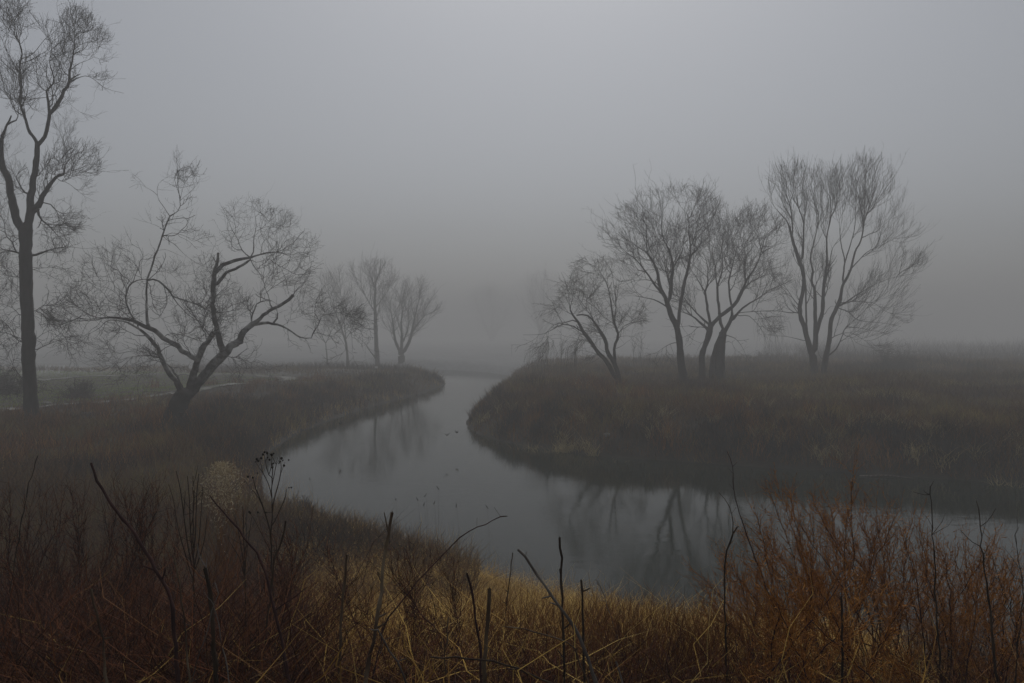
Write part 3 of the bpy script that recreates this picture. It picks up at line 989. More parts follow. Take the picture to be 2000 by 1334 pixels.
# ------------------------------------------------------------------ tree: tall fan of upright stems, far right
rng = np.random.default_rng(24)
D = base_depth(1600, 742, 60)
t = Skel()
trace(t, """
8 7.5 0 | 1598,756 1593,742 1590,720 1588,697
7 5 -.2 | 1588,697 1582,680 1578,666 1571,638
5 3.6 -.3 | 1571,638 1564,620 1562,600 1564,589 1569,564 1570,543
4.6 3 -.6 | 1570,543 1567,525 1561,509 1549,472 1542,444
2.6 .9 | 1542,444 1536,430 1530,424 1512,403 1504,390
2.6 .8 -.4 | 1549,460 1545,411 1536,381 1528,351 1518,328 1514,315
3.4 .8 .4 | 1567,510 1569,468 1569,432 1559,403 1557,371 1558,340 1558,320
2 .7 | 1560,405 1548,385 1545,360 1540,330
2.2 .9 | 1564,600 1554,590 1545,577 1532,557 1524,540
2.4 .9 | 1566,622 1562,612 1538,610 1515,607 1485,608
2 .8 | 1578,668 1573,666 1541,658 1520,656 1501,655
3 2.4 .8 | 1577,650 1575,634 1574,592 1574,557
6 5 .3 | 1590,690 1593,665 1593,645
4.4 3 .5 | 1593,645 1592,610 1591,566 1585,550 1588,530
2.8 .8 .7 | 1588,530 1583,503 1591,468 1599,428 1595,403 1585,381 1583,341
2 .7 | 1597,415 1588,395 1572,385 1574,360
4.6 3.6 -.4 | 1595,650 1599,634 1606,610 1608,575 1610,549
3.4 .8 -.3 | 1610,549 1615,513 1615,462 1623,422 1621,381 1623,351 1630,318
2.8 .8 | 1610,560 1619,523 1625,488 1640,464 1652,440
2.4 .8 | 1608,585 1616,565 1619,545 1626,530
2 .7 | 1616,470 1605,445 1603,420 1606,380
2 .7 | 1623,425 1635,395 1640,370 1648,340
7 6 0 | 1600,757 1608,738 1609,722 1613,697
5.6 4 .4 | 1613,697 1620,662 1623,627 1632,606 1641,585
3.8 3 .3 | 1641,585 1646,557 1654,543 1662,525
3 2.2 .3 | 1662,525 1670,492 1682,468 1688,432
2.2 .8 | 1688,432 1700,399 1710,367 1718,340 1722,310
2.2 .8 -.4 | 1687,438 1676,381 1666,347 1662,325
2 .8 | 1688,432 1690,371 1689,320 1692,298
2 .8 | 1695,420 1712,395 1728,370 1747,343
2.8 .8 -.6 | 1645,553 1648,530 1650,513 1668,452 1672,403 1674,370
2.4 .8 | 1651,510 1642,472 1638,420 1630,390
2.2 .8 | 1683,466 1700,456 1712,452 1739,428 1759,405
2.2 .8 | 1662,525 1678,508 1694,492 1723,478 1747,466 1783,442
1.5 .7 | 1747,466 1768,464 1791,460
2.8 1 -.6 | 1637,598 1650,592 1672,577 1716,552 1751,540
2 .7 | 1751,540 1765,528 1779,521 1795,508 1810,495
1.6 .7 | 1751,540 1775,536 1800,530
1.6 .7 | 1716,552 1735,530 1750,508
2.2 .8 | 1640,592 1665,589 1690,590 1707,592 1722,602 1734,610 1755,614 1777,615
2.2 .8 | 1635,602 1655,608 1674,624 1700,629 1725,631 1760,638
2.8 1.4 .7 | 1614,696 1618,694 1634,680 1646,654 1651,640 1665,628
1.8 .7 | 1665,628 1681,615 1704,591 1734,570 1760,550
2 .8 | 1622,660 1637,654 1652,650 1667,652 1690,666 1713,683
1.6 .7 | 1646,656 1664,659 1672,669 1690,676 1705,680
1.6 .7 | 1664,659 1668,675 1672,688
2 .8 | 1656,640 1675,640 1700,645 1725,650
1.6 .7 | 1604,700 1598,688 1597,675
2 .8 | 1608,620 1620,600 1632,598
""", D, .3, rng, .2)
UP = (0, 0, .22)
ELL = [(1525, 365, 24, 40, 1.2), (1560, 360, 28, 38, 1.2), (1600, 370, 32, 40, 1.1), (1640, 370, 30, 42, 1.1), (1680, 350, 30, 42, 1.2), (1715, 355, 30, 45, 1.2), (1745, 400, 34, 34, 1.0), (1530, 430, 34, 40, 1.1),
       (1580, 440, 40, 40, .9), (1630, 440, 40, 40, .9), (1690, 430, 40, 35, .9), (1760, 450, 34, 22, .9), (1720, 490, 45, 26, .8), (1775, 515, 38, 24, 1.1), (1740, 560, 48, 28, 1.2), (1690, 560, 40, 35, .8),
       (1740, 610, 45, 24, 1.1), (1700, 645, 42, 24, 1.2), (1670, 610, 35, 30, .9), (1540, 540, 34, 40, .8), (1530, 620, 34, 28, .8), (1650, 660, 25, 20, .8), (1580, 540, 40, 50, .5), (1720, 680, 22, 12, .6)]
ramify(t, ELL, rng, [(0.5, 2.2, 8, 42, .10, .028, .011, (0, 0, .08)), (0.52, 1.35, 6, 36, .1, .0125, .0075, (0, 0, .06)), (0.44, .75, 4, 34, .11, .0082, .006, (0, 0, .05)), (0.25, .4, 2, 32, .1, .0065, .0055, (0, 0, .05))], focus=(1605, 700), rad=1.0, rmax_px=4.2, D=D)
finish_tree(t, 'bare_tree', 'tall fan-shaped bare tree of many upright stems, rightmost on the right bank', 'tree', M['bark'], M['twig'], D, 'bare trees along the river')

# ------------------------------------------------------------------ trees fading in the fog behind
rng = np.random.default_rng(31)


def far_tree(name, label, limbs, ells, D, den=1.0, up=.1, mc='twig', r=.011):
    t = Skel()
    trace(t, limbs, D, .45, rng, .3)
    foc = (ells[0][0] * .5 + ells[-1][0] * .5, 690)
    k = max(1, D / 100)
    ramify(t, ells, rng, [(0.9, 2.8 * k, 7, 48, .14, .035 * k, .016, (0, 0, up)), (0.8, 1.6 * k, 5, 42, .15, .016, .010, (0, 0, up * .5)), (0.60, .9 * k, 3, 40, .15, r, r * .8, (0, 0, 0))], focus=foc, rad=.9, rmax_px=6, D=D, infl=1.35)
    finish_tree(t, name, label, 'tree', M['bark'], M[mc], D, 'trees fading in the fog')


far_tree('bare_tree', 'faint bare tree in fog behind the tips of the pale mottled tree', """
4 3 0 | 681,738 679,700 676,670
3 1 | 676,670 668,645 655,610 640,570 625,545
2.4 1 | 676,665 672,630 668,590 662,560
2 1 | 674,665 688,640 695,610
1.6 .8 | 672,655 650,640 630,632
""", [(635, 575, 38, 30), (665, 575, 34, 40), (690, 605, 22, 35), (655, 625, 38, 25, .8)], 104, 1.0)
far_tree('bare_tree', 'tallest and clearest faint tree in the fog left of the river, one straight trunk', """
6 4.5 0 | 740,735 738,722 736,690 734,650
4.5 2.4 0 | 734,650 733,610 732,580 734,550
3 1 | 734,550 740,535 748,518
3 1 | 733,565 726,545 720,525
3 1 | 735,700 722,685 714,672 700,660
2.6 1 | 734,645 722,642 706,642
2.4 1 | 733,610 720,590 708,565 704,545
2.4 1 | 733,600 750,580 760,560
""", [(735, 540, 30, 26, .9), (712, 565, 26, 36, 1.0), (755, 565, 24, 34, 1.0), (735, 600, 34, 24, .8), (690, 540, 14, 20, .6)], 107, 1.0, .12)
far_tree('bare_tree', 'faint many-stemmed bare tree in the fog, closest to the water on the left bank', """
8 7 0 | 784,732 784,718 784,700 783,688
4 1.5 | 783,690 772,665 768,635 762,600
4 1.5 | 784,690 785,660 784,625 790,590
4.5 1.5 | 787,690 800,665 808,630 816,595 820,575
3 1.2 | 804,650 818,630 832,615 846,610
3 1.2 | 786,670 797,640 798,600
""", [(770, 600, 22, 36, 1.0), (790, 590, 26, 34, 1.1), (820, 580, 24, 28, 1.6), (822, 610, 22, 26, 1.4), (845, 610, 14, 12, 1), (785, 640, 34, 26, .7)], 110, 1.1)
far_tree('bare_tree', 'very faint low tree in thick fog behind the leftmost of the dim trunks', """
3 2 0 | 640,732 639,700 636,670
2 1 | 636,670 625,650 615,630
2 1 | 637,670 645,650 650,630
""", [(630, 640, 26, 22, 1), (612, 660, 20, 18, 1)], 108, 1.0)
far_tree('bare_tree', 'ghostly broad tree in thick fog above the farthest bend of the river', """
6 5 0 | 962,682 961,672 960,660
5 2 | 960,660 945,630 935,600
5 2 | 960,660 962,620 958,585
5 2 | 961,660 980,630 990,605
""", [(945, 610, 34, 36, 1), (975, 600, 30, 34, 1), (960, 640, 44, 22, 1.2), (930, 650, 25, 20)], 420, .8, r=.03)
far_tree('bare_tree', 'ghostly tree in thick fog between the river bend and the drooping willow', """
6 5 0 | 1058,684 1057,670 1056,650
4 2 | 1056,650 1045,610 1040,575
4 2 | 1056,650 1062,610 1062,565
4 2 | 1057,655 1072,630 1082,600
""", [(1045, 575, 30, 32, 1), (1068, 575, 28, 34, 1), (1052, 620, 36, 30, 1), (1085, 620, 20, 26, 1)], 270, .8, r=.026)
for (u, v, D0, top, lb) in ((1238, 742, 66, 672, 'thin straight sapling behind the gap between willow and round-crowned tree'),
                            (1252, 742, 68, 664, 'slightly taller thin sapling just left of the round-crowned tree'),
                            (1097, 735, 70, 668, 'small blurred sapling under the hanging willow twigs')):
    Ds = D0
    t = Skel()
    trace(t, f"1.6 .8 0 | {u},{v + 6} {u + 1},{v - 25} {u - 1},{(v + top) / 2:.0f} {u + 1},{top}", Ds, .3, rng, .2)
    a1 = sprout(t, np.where(t.P[:, 2] > 2.5)[0], 3, .8, 4, .007, .7, (0, 0, .25), .12, rng, 1)
    sprout(t, a1[rng.random(len(a1)) < .6], 1, .4, 3, .006, .7, (0, 0, .2), .12, rng, 2)
    finish_tree(t, 'sapling', lb, 'sapling', M['bark'], M['twig'], Ds, 'saplings on the right bank')

# ------------------------------------------------------------------ ground cover
def blades(x, y, h, wd, lean, droop, K=4, rng=rng, zoff=-.03, yaw=None):
    """curved tapering ribbons, K rows of quads"""
    n = len(x)
    z = ground_z(x, y) + zoff
    ya = rng.uniform(0, 2 * math.pi, n) if yaw is None else yaw
    ld = np.stack([np.cos(ya), np.sin(ya)], 1) * lean[:, None]
    sa = rng.uniform(0, math.pi, n)
    side = np.stack([np.cos(sa), np.sin(sa), np.zeros(n)], 1)
    t = np.linspace(0, 1, K + 1)
    V = np.zeros((n, K + 1, 2, 3))
    kink = rng.normal(0, .05, (n, K + 1, 2)) * h[:, None, None] * (t > 0)[None, :, None]
    for k, tt in enumerate(t):
        c = np.stack([x + ld[:, 0] * h * tt ** 1.6, y + ld[:, 1] * h * tt ** 1.6, z + h * (tt - droop * tt * tt)], 1)
        c[:, :2] += kink[:, k]
        wk = (wd * (1 - tt ** 1.5 * .92))[:, None] * .5
        V[:, k, 0] = c - side * wk
        V[:, k, 1] = c + side * wk
    base = np.arange(n)[:, None] * (K + 1) * 2
    k = np.arange(K)[None, :] * 2
    f = np.stack([base + k, base + k + 1, base + k + 3, base + k + 2], -1).reshape(-1, 4)
    return V.reshape(-1, 3), f


def view_scatter(n, u0, u1, Y0, Y1, rng, p=2.0):
    """points whose spacing grows with distance"""
    q = rng.random(n)
    y = Y0 * (Y1 / Y0) ** q if p == 2.0 else Y0 + (Y1 - Y0) * q
    u = rng.uniform(u0, u1, n)
    return (u - 1000) / F * y, y


def stuff(name, parts, m, label):
    v, f, off = [], [], 0
    for a_, b_ in parts:
        v.append(a_); f.append(b_ + off); off += len(a_)
    o = mesh_obj(name, np.concatenate(v), np.concatenate(f), m, smooth=False)
    tag(o, label, None, None, 'stuff')
    return o


LAWN = [(-19.8, 40), (-19.4, 52), (-18.4, 62), (-19, 67), (-24, 69), (-32, 67), (-37, 58), (-40, 50), (-60, 45), (-60, 36), (-30, 38)]
BEYOND = [(-17.5, 70), (-60, 84), (-160, 90), (-160, 45), (-60, 45), (-38, 60), (-24, 70.5)]
rng = np.random.default_rng(41)


def land(x, y, dmin=.03):
    d = river_d(x, y)
    return d, (d > dmin)


def clumps(n_c, per, x, y, spread, rng):
    """gather blades in tufts"""
    return (np.repeat(x, per) + rng.normal(0, 1, n_c * per) * np.repeat(spread, per),
            np.repeat(y, per) + rng.normal(0, 1, n_c * per) * np.repeat(spread, per))


# lawn beyond the path: short mown grass
x, y = view_scatter(60000, -200, 720, 36, 95, rng)
ok = (in_poly(x, y, LAWN) | in_poly(x, y, BEYOND)) & (path_d(x, y) > 1.0) & (river_d(x, y) > 3)
x, y = x[ok], y[ok]
n = len(x)
stuff('lawn_grass', [blades(x, y, rng.uniform(.04, .10, n) * (1 + y / 60), rng.uniform(.02, .05, n), rng.uniform(.1, .6, n), rng.uniform(0, .3, n), 2, rng)], M['lawn'],
      'short dull green grass beyond the curving path')

# left bank meadow, from the near slope to the fog
parts = []
x, y = view_scatter(110000, -200, 930, 10, 86, rng)
d, ok = land(x, y)
ok &= ~is_right(x, y) & ~in_poly(x, y, LAWN) & ~in_poly(x, y, BEYOND) & (path_d(x, y) > .5)
x, y, d = x[ok], y[ok], d[ok]
n = len(x)
hh = rng.uniform(.25, .85, n) * (.75 + .25 * np.sin(x * .5 + np.sin(y * .4)) + .2 * np.sin(y * .6 + x * .2)) * (1 + (d < 3) * .3)
hh *= np.where(path_d(x, y) < 2.0, .4, 1)
parts.append(blades(x, y, hh, .006 + .0006 * y, rng.uniform(.1, .8, n), rng.uniform(0, .35, n), 3, rng))
stuff('meadow_grass', parts, M['field'], 'dark brown rough grass on the left bank')

# right bank
parts = []
x, y = view_scatter(150000, 880, 2150, 22, 115, rng)
d, ok = land(x, y)
ok &= is_right(x, y) & (x > (y - 78) * .35 - 2) & (rng.random(len(x)) > np.clip((y - 78) / 42, 0, 1) ** 1.5)
x, y, d = x[ok], y[ok], d[ok]
n = len(x)
hh = rng.uniform(.3, .85, n) * (.55 + .75 * np.clip(.5 + .55 * np.sin(x * .55 + 1.6 * np.sin(y * .30)) * np.sin(y * .42 + 1.2 * np.sin(x * .23)) + .25 * np.sin(1.7 * x + y), 0, 1.2)) * (.65 + .35 * np.clip(d / 1.5, 0, 1))
parts.append(blades(x, y, np.maximum(hh, .15), .006 + .0006 * y, rng.uniform(.1, .8, n), rng.uniform(0, .4, n), 3, rng))
stuff('bank_grass', parts, M['field'], 'dark brown rough grass covering the right bank and the field behind it')

# bleached tufts hanging over the right bank's edge
cx, cy = [], []
for (u, v, k) in ((1075, 838, 5), (1110, 830, 5), (1090, 832, 4), (1160, 828, 3), (1215, 853, 4), (1175, 850, 2), (1025, 842, 2), (1590, 868, 3), (1650, 848, 3), (1680, 858, 3), (1710, 853, 3), (1735, 862, 2), (1760, 868, 2),
                  (1830, 890, 4), (1850, 885, 4), (1865, 893, 3), (1960, 880, 2), (1300, 800, 2), (1480, 780, 3), (1560, 770, 3), (1700, 765, 4), (1780, 775, 4), (1130, 745, 3), (1420, 868, 2)):
    Yb = 30.0
    for _ in range(20):
        Yb = .5 * Yb + .5 * (H - .35 - float(ground_z([(u - 1000) / F * Yb], [Yb])[0])) * F / (v - VH)
    for _ in range(k):
        cx.append((u - 1000) / F * Yb + rng.normal(0, .25)); cy.append(Yb + rng.normal(0, .2))
q_ = resample(np.column_stack([RIGHTS, np.zeros(len(RIGHTS))]), .1)[:, :2]
q_ = q_[(q_[:, 1] > 20) & (q_[:, 1] < 60) & (q_[:, 0] > -3) & (q_[:, 0] < 24)]
p_ = q_[rng.integers(0, len(q_), 260)] + rng.normal(0, .9, (260, 2)) + np.array([0, .9])
w_ = np.sin(p_[:, 0] * 1.3 + 2 * np.sin(p_[:, 1] * .7))
okk = (river_d(p_[:, 0], p_[:, 1]) > .35) & is_right(p_[:, 0], p_[:, 1]) & (w_ > -.1)
cx += list(p_[okk, 0]); cy += list(p_[okk, 1])
cx, cy = np.array(cx), np.array(cy)
x, y = clumps(len(cx), 26, cx, cy, np.full(len(cx), .09), rng)
n = len(x)
stuff('bleached_grass_tufts', [blades(x, y, rng.uniform(.45, .95, n), rng.uniform(.014, .026, n), rng.uniform(.3, 1.0, n), rng.uniform(.1, .6, n), 4, rng)], M['pale'],
      'pale drooping grass tufts along the edge of the right bank')

def bank_clumps(n_c, u0, u1, Y0, Y1, right, dmax, per, h0, h1, spread, m, name, label, seed, lean=.5):
    rg = np.random.default_rng(seed)
    cx, cy = view_scatter(n_c * 4, u0, u1, Y0, Y1, rg)
    d = river_d(cx, cy)
    ok = (d > .3) & (d < dmax) & (is_right(cx, cy) == right)
    cx, cy = cx[ok][:n_c], cy[ok][:n_c]
    k = len(cx)
    sp = rg.uniform(.5, 1.6, k) * spread
    x, y = clumps(k, per, cx, cy, sp, rg)
    n = len(x)
    sz = np.repeat(rg.uniform(.55, 1.2, k), per)
    keep = river_d(x, y) > .02
    a_, b_ = blades(x, y, rg.uniform(h0, h1, n) * sz, rg.uniform(.008, .016, n) + .0004 * y, rg.uniform(.05, lean, n), rg.uniform(0, .25, n), 4, rg)
    stuff(name, [(a_, b_[np.repeat(keep, 4)])], m, label)


bank_clumps(150, 900, 2100, 23, 60, True, 3.5, 90, .4, 1.0, .22, M['thicket'], 'dark_brush', 'dark leafless brush in humps along the right bank', 201)
bank_clumps(120, 900, 2100, 23, 70, True, 9, 60, .4, .95, .25, M['rust'], 'rusty_weeds', 'rust brown weed drifts on the right bank', 202)
bank_clumps(140, 350, 900, 24, 84, False, 4, 80, .4, .95, .22, M['thicket'], 'shore_brush', 'dark leafless brush in humps along the left bank', 203)
bank_clumps(120, -100, 800, 20, 60, False, 14, 60, .4, .9, .3, M['rust'], 'meadow_weeds', 'rust brown weed drifts in the left meadow', 204)

# thicket across the back of the right field
parts = []
for (u0, u1, Y0, Y1, h0, h1, nn_) in ((1480, 2150, 95, 120, 2.0, 3.4, 9000), (1120, 1600, 75, 100, 1.0, 2.0, 7000), (1650, 2150, 72, 84, 1.0, 1.9, 6000), (1560, 2250, 125, 150, 2.0, 4.0, 6000), (1500, 2250, 155, 215, 3.0, 5.5, 7000), (1700, 1790, 66, 70, 1.2, 1.9, 900), (1040, 1200, 60, 78, .7, 1.3, 1500)):
    x, y = view_scatter(nn_, u0, u1, Y0, Y1, rng)
    n = nn_
    env = .55 + .3 * np.sin(x * .4 + 1.5 * np.sin(x * .17)) * np.sin(x * .11 + .4) + .35 * np.clip(np.sin(x * 1.3 + np.sin(y * .9)) * np.sin(y * .7 + x * .3), 0, 1)
    keep = (river_d(x, y) > 1)
    a_, b_ = blades(x, y, (rng.uniform(h0, h1, n) * env * rng.uniform(.15, 1, n) ** 1.5), rng.uniform(.025, .05, n) * np.maximum(1, y / 100), rng.uniform(.1, .7, n), rng.uniform(0, .2, n), 4, rng)
    k4 = np.repeat(keep, 4)
    parts.append((a_, b_[k4]))
stuff('thicket', parts, M['thicket'], 'low leafless scrub fading into fog behind the right bank trees')
# scrub on the left bank (round bush by the path, low scrub beyond)
parts = []
x, y = view_scatter(5000, 380, 900, 78, 86, rng)
keep = river_d(x, y) > .5
a_, b_ = blades(x, y, rng.uniform(.3, 1.1, 5000), rng.uniform(.02, .04, 5000), rng.uniform(.1, .6, 5000), rng.uniform(0, .2, 5000), 3, rng)
parts.append((a_, b_[np.repeat(keep, 3)]))
stuff('scrub', parts, M['thicket'], 'low scrub at the foot of the foggy left bank trees')

UNIT, H = 1.0, EYE                     # from here on in metres

# ---- near bank: soft tan tussocks
rng = np.random.default_rng(43)
parts = []
cx, cy = view_scatter(6500, 540, 1700, 5.5, 34, rng)
d = river_d(cx, cy)
dens = .5 + .5 * np.sin(cx * 1.1 + 1.4 * np.sin(cy * .8)) * np.sin(cy * 1.3)
ok = (d > .25) & ~is_right(cx, cy) & (rng.random(len(cx)) < (.35 + .65 * dens) * np.clip((cy - 4) / 5, .55, 1) * np.where(cx > .1, .62, 1))
cx, cy = cx[ok], cy[ok]
x, y = clumps(len(cx), 46, cx, cy, rng.uniform(.06, .18, len(cx)), rng)
n = len(x)
sz = np.repeat(rng.uniform(.6, 1.25, len(cx)), 46)
dirs = np.arctan2(y - np.repeat(cy, 46), x - np.repeat(cx, 46)) + rng.normal(0, .7, n)
parts.append(blades(x, y, rng.uniform(.28, .75, n) * sz, rng.uniform(.004, .009, n) + .0003 * y, rng.uniform(.4, 1.5, n), rng.uniform(.25, .85, n), 5, rng, yaw=dirs))
stuff('tussock_grass', parts, M['tan'], 'soft tan tussock grass on the near bank in front of the water')

# ---- near bank: upright rusty stems and reeds
parts = []
for (u0, u1, Y0, Y1, n0, h0, h1) in ((540, 1060, 14, 34, 2200, .5, 1.2), (850, 1500, 5, 17, 3400, .35, .85), (620, 1400, 4.2, 9, 3800, .35, .8), (560, 1000, 5, 15, 2800, .4, .95), (1150, 2100, 5, 16, 5600, .3, .8), (950, 1500, 5, 15, 2600, .35, .8)):
    x, y = view_scatter(n0, u0, u1, Y0, Y1, rng)
    ok = (river_d(x, y) > .1) & ~is_right(x, y) & (rng.random(n0) < .55 + .45 * np.sin(x * 1.7 + np.sin(y * 1.1) * 1.5))
    x, y = x[ok], y[ok]
    n = len(x)
    parts.append(blades(x, y, rng.uniform(h0, h1, n), rng.uniform(.004, .009, n), rng.uniform(.0, .25, n), rng.uniform(0, .08, n), 5, rng))
stuff('reeds', parts, M['rust'], 'thin upright rust brown stems along the near bank')

UNIT, H = LAND_UNIT, EYE / LAND_UNIT
# reeds standing up against the water, some carrying a head
parts = []
hx, hy, hz = [], [], []
for (u, v0, k, s) in ((560, 905, 60, 18), (585, 930, 60, 18), (615, 960, 50, 18), (650, 985, 70, 18), (690, 990, 110, 22), (725, 1000, 80, 18), (770, 1012, 60, 22), (845, 1020, 110, 22), (870, 1035, 90, 20), (910, 1050, 90, 25), (960, 1075, 60, 20),
                      (1110, 1110, 60, 22), (1125, 1125, 50, 14), (1250, 1140, 40, 30), (1310, 1150, 30, 20), (820, 1030, 60, 18)):
    Yb = 16.0
    for _ in range(20):
        xx = (u - 1000) / F * Yb
        zz = float(ground_z([xx], [Yb])[0])
        dd_ = float(river_d([xx], [Yb])[0])
        Yb += .35 * (dd_ - .35)
    x = (rng.normal(u, s, k) - 1000) / F * Yb
    y = Yb + rng.normal(0, .45, k)
    okk = river_d(x, y) > -.15
    x, y = x[okk], y[okk]
    n = len(x)
    top = (H - (v0 - VH) / F * Yb)
    hh = np.maximum(.25, (top - ground_z(x, y)) * rng.uniform(.45, 1.08, n))
    parts.append(blades(x, y, hh, rng.uniform(.006, .011, n), rng.uniform(0, .22, n), rng.uniform(0, .06, n), 5, rng))
q_ = resample(np.column_stack([LEFTS, np.zeros(len(LEFTS))]), .05)[:, :2]
q_ = q_[(q_[:, 1] > 10) & (q_[:, 1] < 60) & (q_[:, 0] > -12) & (q_[:, 0] < 5)]
for kk_, (cnt, off0, off1, h0, h1) in enumerate(((5200, .0, .8, .2, .55), (800, .0, 1.2, .4, .9))):
    p_ = q_[rng.integers(0, len(q_), cnt)]
    x = p_[:, 0] + rng.uniform(-off1, off1, cnt); y = p_[:, 1] - rng.uniform(off0, off1, cnt)
    dd_ = river_d(x, y)
    ok = (dd_ > -.05) & (dd_ < off1) & ~is_right(x, y) & (rng.random(cnt) < np.clip(.55 + .6 * np.sin(x * 2.3 + 1.3 * np.sin(y * 1.9)), .05, 1))
    x, y = x[ok], y[ok]
    n = len(x)
    parts.append(blades(x, y, rng.uniform(h0, h1, n), rng.uniform(.005, .010, n) + .0002 * y, rng.uniform(0, .35, n), rng.uniform(0, .12, n), 5, rng))
stuff('waterside_reeds', parts, M['tan'], 'thin upright dry reeds at the edge of the near bank against the river')

UNIT, H = 1.0, EYE
# ---- near left slope: dark red tangle of canes
rng = np.random.default_rng(47)
parts = []
for (n0, u0, u1, Y0, Y1, h0, h1, l0, l1, w0, w1) in ((17000, -150, 610, 3.2, 16, .5, 1.15, .1, 1.1, .004, .010), (8000, -150, 560, 10, 30, .6, 1.4, .1, .8, .008, .016), (2500, 560, 1100, 3.3, 5.0, .3, .8, .1, 1.0, .004, .008), (2500, 1000, 2150, 3.3, 5, .3, .8, .1, .9, .004, .008)):
    x, y = view_scatter(n0, u0, u1, Y0, Y1, rng)
    ok = (river_d(x, y) > .5)
    x, y = x[ok], y[ok]
    n = len(x)
    parts.append(blades(x, y, rng.uniform(h0, h1, n), rng.uniform(w0, w1, n), rng.uniform(l0, l1, n), rng.uniform(0, .5, n), 6, rng))
stuff('bramble_canes', parts, M['bramble'], 'dark red tangle of dead canes over the near left slope')

# straw blades in the very front
parts = []
x, y = view_scatter(1700, -50, 2050, 2.4, 7, rng)
keep = rng.random(1700) < np.where(x < 0, .9, .45)
x, y = x[keep], y[keep]
n = len(x)
parts.append(blades(x, y, rng.uniform(.4, 1.0, n), rng.uniform(.006, .013, n), rng.uniform(.1, 1.2, n), rng.uniform(.1, .7, n), 7, rng))
stuff('straw_blades', parts, M['tan'], 'bent straw coloured blades in the front of the dark tangle')


# ------------------------------------------------------------------ single plants one can point to
def cane(name, label, cat, Y, pts, r0, r1, m, dy=0.0, sides=(), group=None, buds=0, seed=1, twigs=3, to_ground=True, head=None):
    """one stalk read off the photo at its own distance; sides = side shoots; extended down to the ground"""
    rg = np.random.default_rng(seed)
    P = np.array([px(u, v, Y + dy * k / max(1, len(pts) - 1)) for k, (u, v) in enumerate(pts)])
    if to_ground:
        e = P[-1]
        gz = float(ground_z([e[0]], [e[1]])[0])
        if e[2] > gz + .05:
            dr = unit(P[-1] - P[-2]); dr[2] = min(dr[2], -.35)
            L = (e[2] - gz + .05) / -dr[2]
            P = np.vstack([P, e + dr * L])
    P = P[::-1]
    L = np.r_[0, np.cumsum(np.linalg.norm(np.diff(P, axis=0), axis=1))] / np.linalg.norm(np.diff(P, axis=0), axis=1).sum()
    q = resample(np.column_stack([P, r0 + (r1 - r0) * L]), .045)
    q[1:-1, :3] += rg.normal(0, .0025, (len(q) - 2, 3))
    q[:, 3] *= .82 * (1 + rg.normal(0, .07, len(q)))
    for k in range(4, len(q) - 1, 5): q[k, 3] *= 1.25          # nodes of the stem
    sk = Skel()
    sk.add(q[:, :3], np.r_[-1, np.arange(len(q) - 1)], q[:, 3], 0)
    e = q[-1].copy(); e[:3] += unit(q[-1, :3] - q[-2, :3]) * q[-1, 3]; e[3] *= .2
    sk.add(e[None, :3], [len(q) - 1], [e[3]], 0)
    for s_ in sides:
        S_ = np.array([px(u, v, Y + dy * .5) for u, v in s_[1:]])
        j_ = int(np.argmin(np.linalg.norm((sk.P - S_[0])[:, [0, 2]], axis=1)))
        S_ = S_ + np.linspace(1, 0, len(S_))[:, None] * 0 + np.array([0, sk.P[j_, 1] - S_[0, 1], 0])
        q2 = resample(np.column_stack([S_, np.linspace(s_[0], s_[0] * .45, len(S_))]), .04)[1:]
        if len(q2) == 0: continue
        n0 = len(sk.P)
        sk.add(q2[:, :3], np.r_[j_, np.arange(n0, n0 + len(q2) - 1)], q2[:, 3], 0)
    if twigs:
        src = rg.integers(len(q) // 4, len(q), twigs)
        sprout(sk, src, 1, .05 if twigs < 6 else .12, 3, r1 * .6, .9, (0, 0, .15), .15, rg, 0, fwd=.7)
    v, f = tubes(sk, np.ones(len(sk.P), bool), ((.004, 8), (0, 4)))
    base = sk.P[0]
    o = bpy.data.objects
    root = empty(name, tuple(base)) if head else None
    if head:
        mesh_obj('stem', v, f, m, root)
        head(sk, root, rg)
        return tag(root, label, cat, group)
    v = v - base
    ob = mesh_obj(name, v, f, m)
    ob.location = tuple(base)
    return tag(ob, label, cat, group)


G = 'dead stalks standing in the foreground'
cane('dead_stalk', 'thick dark bare stick leaning left over the red tangle, tallest at the lower left', 'stalk', 3.4, [(178, 905), (186, 930), (206, 962), (216, 985), (240, 1012), (258, 1035), (283, 1075), (305, 1112), (330, 1160), (338, 1200), (345, 1290)], .011, .006, M['stalk_red'], -.3, [(.003, (258, 1035), (250, 1022))], G, seed=2)
cane('dead_stalk', 'dark red stick curving down to the right below the pale grass plume', 'stalk', 3.6, [(410, 968), (430, 992), (455, 1020), (478, 1052), (500, 1078), (515, 1110), (528, 1150), (536, 1185), (545, 1230), (558, 1290)], .011, .004, M['stalk_red'], -.3, [(.0035, (536, 1190), (560, 1170), (590, 1150), (610, 1133))], G, seed=3)
cane('dead_stalk', 'short dark stick slanting beside the tall seed head plant', 'stalk', 4.0, [(558, 1018), (555, 1040), (547, 1068), (535, 1092), (530, 1140)], .007, .005, M['stalk_dark'], 0, (), G, seed=4)
cane('dead_stalk', 'brown forked stalk with a broken square top in front of the river bend', 'stalk', 3.3, [(766, 1001), (762, 1030), (757, 1055), (752, 1080), (748, 1105), (745, 1130), (744, 1165), (738, 1200), (733, 1235), (722, 1290), (714, 1340)], .012, .007, M['stalk_brown'], -.2,
     [(.004, (757, 1050), (750, 1030), (745, 1008)), (.004, (745, 1165), (750, 1155), (753, 1147))], G, seed=5)
